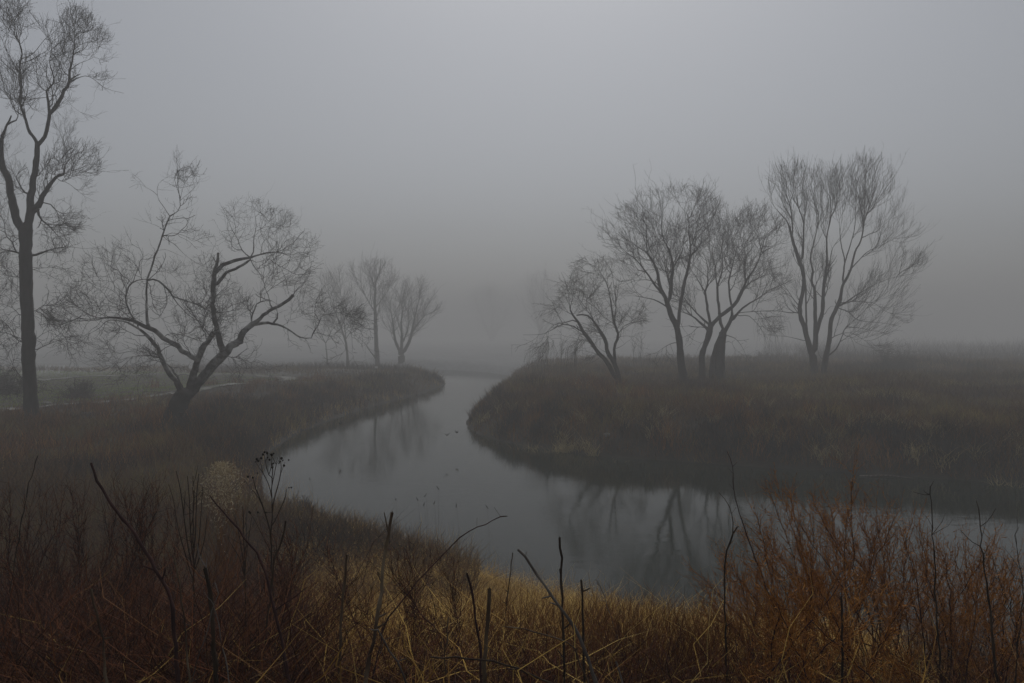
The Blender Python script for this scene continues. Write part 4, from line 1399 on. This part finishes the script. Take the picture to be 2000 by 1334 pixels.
cane('dead_stalk', 'long thin cane arching up to the right across the water', 'stalk', 3.8, [(991, 1008), (975, 1010), (955, 1020), (930, 1029), (905, 1045), (882, 1066), (858, 1090), (835, 1115), (800, 1155), (772, 1190), (750, 1222), (742, 1260)], .006, .0025, M['stalk_red'], -.4,
     [(.0015, (966, 1015), (963, 1006)), (.0015, (930, 1030), (930, 1020)), (.0015, (905, 1045), (915, 1052))], G, seed=6)
cane('dead_stalk', 'stiff tan stalk with a dark tip, left of the forked one', 'stalk', 3.5, [(677, 1085), (674, 1120), (671, 1160), (668, 1200), (666, 1240), (664, 1290)], .008, .006, M['stalk_brown'], 0, (), G, seed=7)
cane('dead_stalk', 'bleached stalk with a black tip slanting down to the right', 'stalk', 3.2, [(1012, 1074), (1022, 1085), (1030, 1094), (1043, 1115), (1062, 1140), (1082, 1170), (1100, 1198), (1122, 1230), (1136, 1250), (1148, 1285), (1165, 1330)], .011, .006, M['stalk_pale'], -.2, [(.003, (1030, 1094), (1029, 1088))], G, seed=8)
cane('dead_stalk', 'straight black pointed stalk right of the bleached one', 'stalk', 3.6, [(1093, 1050), (1095, 1080), (1096, 1120), (1098, 1160), (1099, 1200), (1101, 1250), (1102, 1300)], .007, .006, M['stalk_dark'], 0, (), G, seed=9)
cane('dead_stalk', 'shorter black stalk with a blunt top beside the straight pointed one', 'stalk', 3.6, [(1135, 1133), (1137, 1165), (1137, 1200), (1139, 1240), (1140, 1290)], .008, .006, M['stalk_dark'], 0, (), G, seed=10)
cane('dead_stalk', 'thick stalk with flaking pale bark at the bottom centre', 'stalk', 3.0, [(956, 1150), (954, 1175), (952, 1210), (950, 1250), (946, 1290), (946, 1335)], .011, .008, M['stalk_brown'], 0, (), G, seed=11)
cane('dead_stalk', 'dark thin stalk bowed left of the thick flaking one', 'stalk', 3.2, [(912, 1120), (918, 1150), (925, 1180), (930, 1220), (936, 1260), (940, 1320)], .007, .005, M['stalk_red'], 0, (), G, seed=12)
cane('dead_stalk', 'tiny dark upright stick between arching cane and bleached stalk', 'stalk', 6.5, [(1001, 1080), (999, 1098), (997, 1115)], .007, .005, M['stalk_dark'], 0, (), G, seed=13)
cane('dead_stalk', 'dark bent stem with a knob at its elbow in front of the reflections', 'stalk', 4.2, [(1440, 1029), (1432, 1040), (1428, 1055), (1420, 1073), (1417, 1090), (1416, 1130), (1415, 1180), (1417, 1240), (1419, 1300)], .007, .005, M['stalk_dark'], 0,
     [(.003, (1434, 1036), (1431, 1015), (1427, 995), (1416, 975), (1404, 962)), (.002, (1430, 1010), (1438, 990)), (.006, (1438, 1032), (1443, 1029))], G, seed=14)
cane('dead_stalk', 'long curved orange-tipped cane rising above the red bush on its left', 'stalk', 4.5, [(1420, 882), (1428, 895), (1430, 920), (1432, 950), (1437, 980), (1448, 1015), (1460, 1050), (1475, 1090), (1490, 1130), (1505, 1170), (1522, 1205), (1545, 1260)], .008, .002, M['stalk_red'], 0,
     [(.0015, (1430, 930), (1423, 915)), (.0015, (1433, 960), (1424, 945)), (.0015, (1448, 1015), (1440, 1005)), (.0015, (1475, 1092), (1486, 1078))], G, seed=15)
cane('dead_stalk', 'straight dark stem with a few side twigs, right of the red bush', 'stalk', 4.4, [(1817, 950), (1819, 990), (1821, 1030), (1824, 1070), (1825, 1110), (1826, 1150), (1830, 1220), (1836, 1300)], .008, .003, M['stalk_dark'], 0,
     [(.0018, (1822, 1043), (1838, 1035), (1852, 1028), (1862, 1014)), (.0018, (1821, 1030), (1810, 1010), (1800, 1000)), (.0015, (1825, 1110), (1810, 1095))], G, seed=16, twigs=8)
cane('dead_stalk', 'tall dark stem leaning slightly left near the right edge', 'stalk', 4.0, [(1907, 978), (1912, 1005), (1914, 1030), (1918, 1070), (1922, 1110), (1928, 1150), (1934, 1200), (1940, 1260), (1947, 1330)], .010, .003, M['stalk_dark'], 0,
     [(.002, (1917, 1042), (1924, 1025), (1926, 1012))], G, seed=17, twigs=6)
cane('dead_stalk', 'thin twiggy stem at the very right edge over the water', 'stalk', 4.2, [(1982, 1045), (1988, 1080), (1995, 1120), (1997, 1170), (1990, 1240), (1985, 1300)], .007, .002, M['stalk_dark'], 0,
     [(.002, (1993, 1110), (2004, 1090)), (.002, (1995, 1140), (1975, 1120), (1960, 1090))], G, seed=18, twigs=14)
cane('dead_stalk', 'fine twiggy stem between the two dark stems at the right', 'stalk', 4.6, [(1938, 1085), (1945, 1110), (1955, 1145), (1970, 1180), (1985, 1215), (1995, 1260)], .006, .002, M['stalk_dark'], 0, (), G, seed=19, twigs=16)
cane('dead_stalk', 'twisted pale stem lying at the bottom below the forked stalk', 'stalk', 2.9, [(738, 1230), (746, 1245), (752, 1260), (765, 1275), (778, 1295), (796, 1335)], .006, .004, M['stalk_pale'], 0, [(.003, (752, 1258), (762, 1245)), (.003, (752, 1262), (742, 1278))], G, seed=20, to_ground=True)
cane('dead_stalk', 'dark stick lying nearly level across the bottom centre', 'stalk', 2.9, [(840, 1283), (880, 1284), (940, 1288), (990, 1300), (1040, 1318), (1085, 1338)], .005, .004, M['stalk_dark'], 0, (), G, seed=21)
cane('dead_stalk', 'pale thin stick lying across grass right of bottom centre', 'stalk', 3.4, [(985, 1224), (1020, 1228), (1055, 1238), (1090, 1250), (1122, 1268), (1130, 1290)], .005, .003, M['stalk_brown'], 0, (), G, seed=22)
cane('dead_stalk', 'pale bent stick slanting in the tan grass near the water', 'stalk', 6.0, [(1168, 1135), (1174, 1150), (1180, 1165), (1185, 1180)], .005, .004, M['stalk_pale'], 0, (), G, seed=23)
cane('dead_stalk', 'short pale splinter standing upright in the dark tangle at the left', 'stalk', 3.2, [(385, 1062), (386, 1075), (392, 1092), (405, 1115), (412, 1150)], .0035, .0025, M['stalk_pale'], 0, (), G, seed=24)
cane('dead_stalk', 'straw coloured bent blade stalk left of the pale splinter', 'stalk', 3.1, [(340, 1086), (346, 1110), (351, 1140), (355, 1180), (360, 1230)], .005, .0035, M['stalk_brown'], 0, (), G, seed=25)
cane('dead_stalk', 'pale hooked stem in the lower left tangle', 'stalk', 3.0, [(420, 1138), (427, 1150), (424, 1170), (414, 1195), (408, 1215)], .0028, .002, M['stalk_pale'], 0, (), G, seed=26)
cane('dead_stalk', 'faint slanting dark stem at the far left above the tangle', 'stalk', 5.0, [(74, 890), (69, 905), (64, 925), (56, 945), (50, 975), (44, 1010)], .005, .003, M['stalk_dark'], 0, (), G, seed=27)
cane('dead_stalk', 'long pale cane lying along the left tangle towards the plume', 'stalk', 4.6, [(120, 1012), (150, 1018), (180, 1035), (205, 1050), (240, 1058), (262, 1075)], .0025, .0015, M['stalk_brown'], 0, (), G, seed=28)
cane('dead_stalk', 'black broken thick stub standing behind the pale splinter', 'stalk', 3.1, [(400, 1110), (405, 1135), (410, 1165), (414, 1200), (418, 1260)], .011, .009, M['stalk_dark'], 0, (), G, seed=29)
cane('dead_stalk', 'golden slanting blade stalk low in the left tangle', 'stalk', 2.9, [(178, 1150), (184, 1180), (192, 1215), (200, 1245), (204, 1290)], .006, .0045, M['stalk_brown'], 0, (), G, seed=30)
cane('dead_stalk', 'dim thin stalk in front of the tan grass at the bottom right of centre', 'stalk', 3.3, [(1203, 1292), (1208, 1310), (1216, 1335)], .006, .005, M['stalk_pale'], 0, (), G, seed=31)
cane('dead_stalk', 'slim pale topped stalk between the forked and the flaking ones', 'stalk', 3.4, [(876, 1206), (873, 1235), (870, 1270), (868, 1310)], .005, .003, M['stalk_brown'], 0, (), G, seed=32)
cane('dead_stalk', 'black upright stalk inside the red bush, lower middle', 'stalk', 3.6, [(1643, 1165), (1646, 1200), (1645, 1250), (1644, 1300), (1645, 1340)], .008, .006, M['stalk_dark'], 0, (), G, seed=33)


def seed_heads(nh, spread, size):
    def f(sk, root, rg):
        tips = sk.P[-nh * 3:]
        ends = np.setdiff1d(np.arange(len(sk.P)), sk.par)
        for e in ends:
            for _ in range(2):
                c = sk.P[e] + rg.normal(0, spread, 3)
                rr = size * rg.uniform(.6, 1.3)
                a1 = np.linspace(0, 2 * math.pi, 7)[:-1]
                rows = []
                for zz, s_ in ((-1, .25), (-.4, .9), (.4, 1.), (1, .3)):
                    rows.append(np.column_stack([c[0] + rr * s_ * np.cos(a1), c[1] + rr * s_ * np.sin(a1), np.full(6, c[2] + rr * zz)]))
                k = np.arange(6); k1 = (k + 1) % 6
                mesh_obj('seed_head', np.concatenate(rows), np.concatenate([np.stack([r_ * 6 + k, r_ * 6 + k1, r_ * 6 + 6 + k1, r_ * 6 + 6 + k], 1) for r_ in range(3)]), M['seed'], root)
    return f


# the tall plant with dark seed heads, against the water
SP = [(.005, (531, 1050), (520, 1010), (508, 975), (498, 950), (494, 930)), (.004, (530, 1000), (538, 965), (545, 940), (549, 915), (548, 900)), (.004, (531, 1030), (545, 1000), (556, 975), (560, 955)),
      (.003, (531, 970), (524, 945), (514, 925), (505, 912), (499, 902)), (.003, (531, 950), (536, 925), (540, 905), (542, 893)), (.003, (530, 940), (522, 918), (518, 900), (516, 888)), (.0025, (512, 985), (500, 965), (486, 950), (478, 938)),
      (.0022, (508, 925), (510, 905), (506, 895)), (.0022, (531, 925), (530, 905), (532, 884)), (.0022, (540, 910), (534, 896), (526, 885)), (.0022, (545, 930), (552, 915), (556, 903)), (.002, (520, 905), (524, 893), (521, 882)), (.002, (542, 905), (549, 893)), (.003, (531, 1080), (515, 1050), (500, 1020), (488, 1000))]
cane('seed_head_plant', 'tall branching dead plant topped with dark round seed heads against the water', 'plant', 5.2, [(531, 905), (531, 940), (530, 980), (531, 1020), (530, 1060), (531, 1110), (533, 1160)], .009, .003, M['stalk_dark'], 0, SP, None, seed=40, head=seed_heads(14, .012, .007))
# fan of thin stems
fan = [(.0045, (377, 1120), (366, 1060), (358, 1000), (352, 955), (344, 920)), (.0045, (378, 1100), (372, 1040), (370, 980), (366, 930)), (.0045, (378, 1090), (382, 1030), (384, 970), (388, 925)), (.004, (379, 1110), (388, 1060), (392, 1010), (396, 950)),
       (.004, (376, 1130), (362, 1080), (348, 1030), (340, 980), (330, 945)), (.004, (379, 1120), (398, 1060), (404, 1010)), (.003, (370, 1040), (378, 1000), (380, 950)), (.003, (358, 1010), (362, 960))]
cane('dead_weed', 'upright fan of thin dark weed stems left of the pale grass plume', 'plant', 5.0, [(377, 930), (378, 980), (377, 1040), (378, 1100), (379, 1170)], .008, .003, M['stalk_dark'], 0, fan, None, seed=41, twigs=20)
fan = [(.003, (478, 1120), (470, 1060), (462, 1020), (455, 1000)), (.003, (478, 1110), (486, 1050), (492, 1010)), (.003, (479, 1130), (468, 1090), (450, 1060), (445, 1045)), (.0025, (478, 1090), (482, 1050), (480, 1010))]
cane('dead_weed', 'smaller dark branching weed just below the pale grass plume', 'plant', 4.8, [(474, 990), (476, 1040), (478, 1100), (479, 1160)], .006, .003, M['stalk_dark'], 0, fan, None, seed=42, twigs=14)

# the pale plume of grass
rng = np.random.default_rng(51)
Yp = 8.5
pxc = (436 - 1000) / F * Yp
n = 140
x = pxc + rng.normal(0, .05, n); y = Yp + rng.normal(0, .05, n)
gz = float(ground_z([pxc], [Yp])[0])
top = px(436, 912, Yp)[2] - gz
e = empty('plume_grass', (pxc, Yp, gz))
tag(e, 'pale feathery grass plume catching light above the dark left slope', 'grass clump')
v, f = blades(x, y, top * rng.uniform(.55, 1.05, n), rng.uniform(.005, .009, n), rng.uniform(0, .14, n), rng.uniform(0, .03, n), 6, rng)
mesh_obj('stem', v, f, M['rust'], e, smooth=False)
hv, hf, off = [], [], 0
nn_ = 1500
th = np.clip(np.abs(rng.normal(0, .13, nn_)), 0, .5)
sp_ = .08 + .20 * np.sin(np.clip(th / .3, 0, 1) * math.pi) * (1 + .25 * rng.normal(0, 1, nn_))
c = np.column_stack([pxc + rng.normal(0, .5, nn_) * sp_ - .02, Yp + rng.normal(0, .5, nn_) * sp_, gz + top * (1.02 - th)])
d_ = unit(rng.normal(0, 1, (nn_, 3)) + np.array([0, 0, .8])) * rng.uniform(.015, .04, (nn_, 1))
s_ = unit(np.cross(d_, rng.normal(0, 1, (nn_, 3)))) * .0034
v = np.stack([c - s_, c + s_, c + d_ + s_ * .5, c + d_ - s_ * .5], 1).reshape(-1, 3)
f = np.arange(nn_ * 4).reshape(-1, 4)
mesh_obj('plume', v, f, M['plume'], e, smooth=False)


# ------------------------------------------------------------------ the orange-red willow bushes
def bush(name, label, base, Y, tips, r0, mstem, seed, n_extra=12, side=5, sl=.28, leafy=True):
    """stems fan from the root to the tips read off the photo; feathery side twigs on the upper half"""
    rg = np.random.default_rng(seed)
    bx = (base - 1000) / F * Y
    bz = float(ground_z([bx], [Y])[0])
    root = np.array([bx, Y, bz - .05])
    sk = Skel()
    sk.add(root[None], [-1], [r0], 0)
    ends = [px(u, v, Y + rg.uniform(-.7, .7)) for u, v in tips]
    for _ in range(n_extra):
        a_ = ends[rg.integers(len(tips))]
        ends.append(a_ + rg.normal(0, .16, 3) - np.array([0, 0, rg.uniform(.05, .8)]))
    nodes, starts = [], []
    for e_ in ends:
        n = 16
        s0 = root + np.r_[rg.normal(0, .28, 2), 0]
        s0[2] = float(ground_z([s0[0]], [s0[1]])[0]) - .04
        mid = s0 * .5 + e_ * .5 + np.array([0, 0, .10]) + rg.normal(0, .05, 3)
        tt = np.linspace(0, 1, n)[:, None]
        q = s0 * (1 - tt) ** 2 + 2 * mid * tt * (1 - tt) + e_ * tt ** 2
        q[1:-1] += rg.normal(0, .006, (n - 2, 3))
        rr = r0 * rg.uniform(.6, 1.1) * (1 - .78 * tt[:, 0])
        n0 = len(sk.P)
        sk.add(q, np.r_[-1, np.arange(n0, n0 + n - 1)], rr, 0)
        nodes.append(np.arange(n0 + 6, n0 + n)); starts.append(n0)
    nodes = np.concatenate(nodes)
    a1 = sprout(sk, nodes, side, sl, 5, .0022, .55, (-.03, 0, .12), .12, rg, 1, fwd=1.0, r1=.0012)
    a2 = sprout(sk, a1[rg.random(len(a1)) < .55], 1, sl * .45, 3, .0016, .7, (0, 0, .05), .2, rg, 2, fwd=.9, r1=.001)
    e_ = empty(name, tuple(root))
    tag(e_, label, 'bush', 'red willow bushes in the right foreground')
    for n0 in starts:
        one = np.zeros(len(sk.P), bool); one[n0:n0 + 16] = True
        v, f = tubes(sk, one, ((.004, 7), (0, 4)))
        mesh_obj('stem', v, f, mstem, e_)
    v, f = tubes(sk, sk.lv > 0, ((0, 3),))
    mesh_obj('twig', v, f, M['willow_red'], e_)
    if leafy:                                     # narrow dead leaves still clinging
        src = a1[rg.random(len(a1)) < .38]
        n = len(src)
        c = sk.P[src]
        d_ = unit(rg.normal(0, 1, (n, 3)) + np.array([-.5, 0, .2])) * rg.uniform(.02, .05, (n, 1))
        s_ = unit(np.cross(d_, rg.normal(0, 1, (n, 3)))) * .0028
        v = np.stack([c, c + d_ * .5 + s_, c + d_, c + d_ * .5 - s_], 1).reshape(-1, 3)
        mesh_obj('leaf', v, np.arange(n * 4).reshape(-1, 4), M['willow_red'], e_, smooth=False)['kind'] = 'stuff'
    return e_


bush('willow_bush', 'largest orange-red willow bush with feathery leaning tips, centre of the right foreground', 1700, 6.0,
     [(1505, 965), (1520, 955), (1545, 975), (1565, 985), (1590, 985), (1605, 1000), (1620, 990), (1640, 1000), (1655, 1010), (1672, 1005), (1690, 1030), (1712, 1000), (1720, 1030), (1590, 1030), (1560, 1020), (1625, 1040), (1480, 1010), (1460, 1050), (1745, 1015), (1770, 1045), (1500, 1040)], .008, M['stalk_red'], 61, 18, 3, .2)
bush('willow_bush', 'lower rusty willow bush leaning left beside the tan grass', 1560, 5.4,
     [(1375, 1130), (1385, 1160), (1420, 1100), (1440, 1120), (1460, 1080), (1480, 1110), (1510, 1070), (1530, 1090), (1400, 1200), (1450, 1180), (1500, 1160)], .007, M['stalk_red'], 62, 14, 3, .2)
bush('willow_bush', 'sparse reddish willow bush behind the straight dark stem on the right', 1830, 5.6,
     [(1735, 1030), (1750, 1060), (1770, 1050), (1795, 1040), (1800, 1090), (1840, 1080), (1860, 1100), (1760, 1110), (1820, 1130), (1870, 1150)], .008, M['stalk_red'], 63, 12, 2, .2)
bush('willow_bush', 'thin dark reddish bush reaching the lower right corner', 1960, 5.0,
     [(1890, 1160), (1910, 1130), (1940, 1170), (1960, 1150), (1985, 1180), (2010, 1150), (2030, 1180), (1925, 1210)], .008, M['stalk_red'], 64, 12, 2, .2)
bush('willow_bush', 'low orange tangle of willow shoots at the bottom between the two larger bushes', 1640, 4.2,
     [(1520, 1180), (1560, 1160), (1600, 1150), (1640, 1140), (1680, 1150), (1720, 1170), (1760, 1190), (1580, 1210)], .007, M['stalk_red'], 65, 12, 3, .18)
bush('willow_bush', 'wispy orange willow shoots beside the tall dark stem near the right edge', 1900, 6.4,
     [(1800, 1090), (1830, 1070), (1860, 1085), (1885, 1060), (1905, 1095), (1935, 1075), (1960, 1100), (1990, 1085)], .007, M['stalk_red'], 66, 10, 3, .2)
# loose dark red shrubs on the left slope
def dark_shrub(label, base, Y, tips, seed):
    e_ = bush('dead_shrub', label, base, Y, tips, .007, M['stalk_red'], seed, 10, 3, .25, leafy=False)
    e_['category'] = 'shrub'; e_['group'] = 'dark red shrubs on the near left slope'
    for ch in e_.children:
        if ch.name.startswith('twig'):
            ch.data.materials.clear(); ch.data.materials.append(M['bramble'])
dark_shrub('dark red twiggy shrub at the far left edge of the slope', 40, 6.5, [(0, 1000), (20, 985), (60, 990), (90, 1005), (120, 1020)], 71)
dark_shrub('dark red twiggy shrub below the tall dark tree trunk', 170, 7.2, [(120, 990), (150, 985), (200, 1000), (230, 990), (160, 1010)], 72)
dark_shrub('dark red twiggy shrub left of the upright weed fan', 300, 6.8, [(250, 1000), (280, 985), (310, 990), (340, 1010)], 73)
dark_shrub('dark red twiggy shrub in front of the seed head plant', 600, 5.6, [(540, 1060), (570, 1080), (600, 1070), (640, 1090)], 74)
dark_shrub('dark red twiggy shrub under the arching cane', 820, 5.4, [(770, 1130), (800, 1110), (840, 1120), (880, 1140)], 75)

UNIT, H = LAND_UNIT, EYE / LAND_UNIT
# rounded bush beyond the path
e = empty('round_bush', (0, 0, 0))
Yb = 46.0
bx = (480 - 1000) / F * Yb


def far_bush(label, u, Y, wd, ht, seed, m='thicket', name='round_bush'):
    rg = np.random.default_rng(seed)
    bx = (u - 1000) / F * Y
    bz = float(ground_z([bx], [Y])[0])
    sk = Skel()
    sk.add(np.array([[bx, Y, bz - .05]]), [-1], [.03], 0)
    a1 = sprout(sk, np.array([0]), 40, ht, 6, .012, 1.0, (0, 0, .35), .15, rg, 0, fwd=0)
    a2 = sprout(sk, a1, 3, ht * .35, 4, .009, .9, (0, 0, .08), .2, rg, 1)
    sprout(sk, a2[rg.random(len(a2)) < .6], 1, ht * .2, 2, .008, .9, (0, 0, .05), .2, rg, 1)
    sk.P[:, 0] = bx + (sk.P[:, 0] - bx) * wd
    sk.P[:, 2] = np.maximum(sk.P[:, 2], bz - .05)
    e_ = empty(name, (bx, Y, bz))
    tag(e_, label, 'bush')
    v, f = tubes(sk, sk.lv == 0, ((0, 4),)); mesh_obj('stem', v, f, M[m], e_)
    v, f = tubes(sk, sk.lv > 0, ((0, 3),)); mesh_obj('twig', v, f, M[m], e_)


bpy.data.objects.remove(e)
far_bush('small rounded leafless bush on the lawn just past the path', 155, 43.5, 1.2, .9, 81)
far_bush('dark dense bush on the shoulder of the near bank where the river narrows', 572, 18.3, .8, .6, 84)
far_bush('small dark bush on the bank edge just right of the seed head plant', 608, 17.2, .7, .42, 85)
far_bush('low dim bush at the far left edge behind the tall trunk', 12, 47, 1.5, 1.3, 82)
far_bush('dark rounded bush at the back of the field on the right', 1752, 72, 1.6, 1.9, 83)

# ------------------------------------------------------------------ small things
def lathe(rows, K=10):
    """rows of (x, y, z, rx, rz): rings across the y axis; closed body"""
    v, f = [], []
    a1 = np.arange(K) * 2 * math.pi / K
    for (x_, y_, z_, rx, rz) in rows:
        v.append(np.column_stack([x_ + rx * np.cos(a1), np.full(K, y_), z_ + rz * np.sin(a1)]))
    k = np.arange(K); k1 = (k + 1) % K
    for r_ in range(len(rows) - 1):
        f.append(np.stack([r_ * K + k, r_ * K + k1, r_ * K + K + k1, r_ * K + K + k], 1))
    return np.concatenate(v), np.concatenate(f)


def bird(label, u, v, Y, s, yaw, seed):
    """small dark bird low over the river: body with head and tail, two raised wings"""
    p = px(u, v, Y)
    body, bf = lathe([(0, -.50, .0, .004, .004), (0, -.47, .0, .02, .02), (0, -.40, .01, .055, .06), (0, -.32, .01, .07, .075), (0, -.24, 0, .055, .06), (0, -.1, -.01, .10, .11), (0, .05, -.01, .12, .12), (0, .22, 0, .09, .08), (0, .36, .01, .05, .03), (0, .52, .02, .075, .012), (0, .54, .02, .01, .004)])
    vs, fs, off = [body], [bf], len(body)
    for sg in (-1, 1):
        row = []
        for (t_, up, c0, c1) in ((.08, 0, -.14, .12), (.3, .18, -.18, .12), (.55, .36, -.14, .13), (.8, .42, -.04, .14), (.95, .43, .08, .13)):
            row += [(sg * t_, c0, up + .008), (sg * t_, c1, up + .008), (sg * t_, c1, up - .008), (sg * t_, c0, up - .008)]
        vs.append(np.array(row))
        for r_ in range(4):
            for k in range(4):
                fs.append(np.array([[off + r_ * 4 + k, off + r_ * 4 + (k + 1) % 4, off + r_ * 4 + 4 + (k + 1) % 4, off + r_ * 4 + 4 + k]]))
        fs.append(np.array([[off + 16, off + 17, off + 18, off + 19]]))
        off += len(row)
    vv = np.concatenate(vs) * s
    c_, s_ = math.cos(yaw), math.sin(yaw)
    vv = np.column_stack([vv[:, 0] * c_ - vv[:, 1] * s_, vv[:, 0] * s_ + vv[:, 1] * c_, vv[:, 2]])
    o = mesh_obj('bird', vv, np.concatenate(fs), M['bird'])
    o.location = tuple(p * UNIT)
    tag(o, label, 'bird', 'small birds low over the river')


bird('small dark bird low over the water, left one of the close pair by the point', 873, 850, 30, .17, .6, 1)
bird('small dark bird low over the water, right one of the close pair by the point', 892, 845, 31, .16, 2.2, 2)
bird('small dark bird alone low over the water beside the left bank', 665, 828, 32, .19, 1.3, 3)

# single reeds carrying a dark head above the others
GR = 'seed headed reeds against the river'
for k, (u, v, yb, lb) in enumerate(((773, 975, 1035, 'hair-thin reed with a small round dark head, leftmost in open water'), (855, 953, 1035, 'tallest hair-thin reed with a dark bent head'), (831, 967, 1035, 'thin reed with a tiny head just left of the tallest one'),
                                (815, 975, 1035, 'thin reed with a slim head in the middle of the reed patch'), (828, 985, 1040, 'low thin reed with a slim head below two taller ones'), (848, 982, 1040, 'straight reed with a long dark head right under the tallest one'),
                                (891, 988, 1045, 'thin reed with a dark head at the right of the reed patch'), (951, 990, 1060, 'lone thin reed with a slim head right of the patch'), (605, 935, 985, 'reed with a feathery head leaning at the left shoulder of the bank'))):
    Yr = 13.5 if u > 700 else 17
    rg = np.random.default_rng(100 + k)
    top = px(u, v, Yr)
    gx0 = top[0] + rg.normal(0, .05)
    gz = float(ground_z([gx0], [Yr])[0])
    sk = Skel()
    tt = np.linspace(0, 1, 12)[:, None]
    P = np.array([gx0, Yr, gz]) * (1 - tt) + top * tt
    P[:, 0] += .03 * np.sin(tt[:, 0] * 3)
    sk.add(P, np.r_[-1, np.arange(11)], np.linspace(.0028, .0010, 12), 0)
    e = empty('seed_reed', (gx0, Yr, gz))
    tag(e, lb, 'reed', GR)
    vv, ff = tubes(sk, np.ones(12, bool), ((0, 4),))
    mesh_obj('stem', vv, ff, M['stalk_dark'], e)
    hl = .022 if k in (0,) else .036
    K = 7
    a1 = np.arange(K) * 2 * math.pi / K
    tilt = rg.normal(0, .35)
    rows = []
    for q_, w_ in ((-1, .15), (-.6, .8), (0, 1), (.6, .7), (1, .1)):
        rows.append(np.column_stack([top[0] + tilt * hl * q_ + .008 * w_ * np.cos(a1), top[1] + .008 * w_ * np.sin(a1), np.full(K, top[2] + hl * q_)]))
    kk = np.arange(K); k1 = (kk + 1) % K
    ff = np.concatenate([np.stack([r_ * K + kk, r_ * K + k1, r_ * K + K + k1, r_ * K + K + kk], 1) for r_ in range(4)])
    mesh_obj('seed_head', np.concatenate(rows), ff, M['seed'], e)


def boxes(bs):
    vs, fs, off = [], [], 0
    for (cx_, cy_, cz_, sx_, sy_, sz_) in bs:
        b = np.array([(-1, -1, -1), (1, -1, -1), (1, 1, -1), (-1, 1, -1), (-1, -1, 1), (1, -1, 1), (1, 1, 1), (-1, 1, 1)]) * np.array([sx_, sy_, sz_]) * .5 + np.array([cx_, cy_, cz_])
        vs.append(b)
        fs.append(np.array([[0, 3, 2, 1], [4, 5, 6, 7], [0, 1, 5, 4], [1, 2, 6, 5], [2, 3, 7, 6], [3, 0, 4, 7]]) + off)
        off += 8
    return np.concatenate(vs), np.concatenate(fs)


def stone(label, u, v, Y, sx_, sy_, sz_, seed, m='rock', name='stone', cat='stone', grp=None):
    rg = np.random.default_rng(seed)
    bx = (u - 1000) / F * Y
    bz = max(0.0, float(ground_z([bx], [Y])[0]))
    vs, fs = [], []
    nr, K = 7, 12
    for r_ in range(nr):
        ph = math.pi * (r_ + .02) / (nr - 1 + .04)
        a1 = np.arange(K) * 2 * math.pi / K
        s_ = math.sin(ph) * (1 + rg.normal(0, .08, K))
        vs.append(np.column_stack([sx_ * s_ * np.cos(a1), sy_ * s_ * np.sin(a1), np.full(K, sz_ * math.cos(ph)) + rg.normal(0, .04, K) * sz_]))
    k = np.arange(K); k1 = (k + 1) % K
    for r_ in range(nr - 1):
        fs.append(np.stack([r_ * K + k, r_ * K + K + k, r_ * K + K + k1, r_ * K + k1], 1))
    o = mesh_obj(name, np.concatenate(vs), np.concatenate(fs), M[m])
    o.location = (bx * UNIT, Y * UNIT, (bz + sz_ * .3) * UNIT)
    tag(o, label, cat, grp)


stone('pale oval stone lying at the waterline of the right bank', 1186, 887, 30.6, .17, .2, .09, 1)
stone('small pale stone by the path right of the tall dark trunk', 90, 795, 41, .28, .2, .10, 2)
# white utility marker in the fog, by the clearest dim trunk: low post-mounted board
Yw = 70.0
x0 = (735 - 1000) / F * Yw
z0 = float(ground_z([x0], [Yw])[0])
e = empty('white_marker', (x0, Yw, z0))
tag(e, 'small white marker board beside the straight dim trunk in the fog', 'marker board')
zt = px(735, 718, Yw)[2]
v, f = boxes([(x0, Yw, (z0 + zt) / 2, .07, .07, zt - z0 + .1)])
mesh_obj('post', v, f, M['stalk_dark'], e, smooth=False)
v, f = boxes([(x0, Yw - .06, zt + .02, .30, .03, .16)])
mesh_obj('board', v, f, M['white'], e, smooth=False)

# a few fallen sticks at the foot of the right bank
rng = np.random.default_rng(90)
for k, (u, v, L, lb) in enumerate(((1130, 876, 1.6, 'long pale driftwood stick at the foot of the right bank near the oval stone'), (1560, 905, 2.2, 'driftwood pole lying in the shallows under the right bank, middle'), (1730, 928, 1.5, 'short driftwood stick in the shallows below the bleached tufts'))):
    Yd = H * F / (v - VH) * .985
    x_ = (u - 1000) / F * Yd
    sk = Skel()
    tt = np.linspace(-.5, .5, 9)
    P = np.column_stack([x_ + tt * L, Yd - tt * L * .22 + .03 * np.sin(tt * 9), .03 + .03 * np.cos(tt * 5)])
    sk.add(P, np.r_[-1, np.arange(8)], np.linspace(.03, .012, 9), 0)
    vv, ff = tubes(sk, np.ones(9, bool), ((0, 7),))
    o = mesh_obj('driftwood', vv - P[0], ff, M['stalk_pale'])
    o.location = tuple(P[0] * UNIT)
    tag(o, lb, 'driftwood', 'driftwood under the right bank')

UNIT, H = 1.0, EYE
# ------------------------------------------------------------------ the fog
hb = boxes([(0, 416, (FOG_TOP - 2.6) / 2, 2120, 1270, FOG_TOP + 2.6)])
hz = bpy.data.materials.new('haze_volume')
hz.use_nodes = True
ht = hz.node_tree
ht.nodes.clear()
pv = ht.nodes.new('ShaderNodeVolumePrincipled')
pv.inputs['Color'].default_value = (0.85, 0.842, 0.825, 1)
pv.inputs['Density'].default_value = FOG_DENSITY
pv.inputs['Anisotropy'].default_value = 0.0
ou = ht.nodes.new('ShaderNodeOutputMaterial')
ht.links.new(pv.outputs[0], ou.inputs['Volume'])
o = mesh_obj('haze', hb[0], hb[1], hz, smooth=False)
tag(o, kind='stuff')
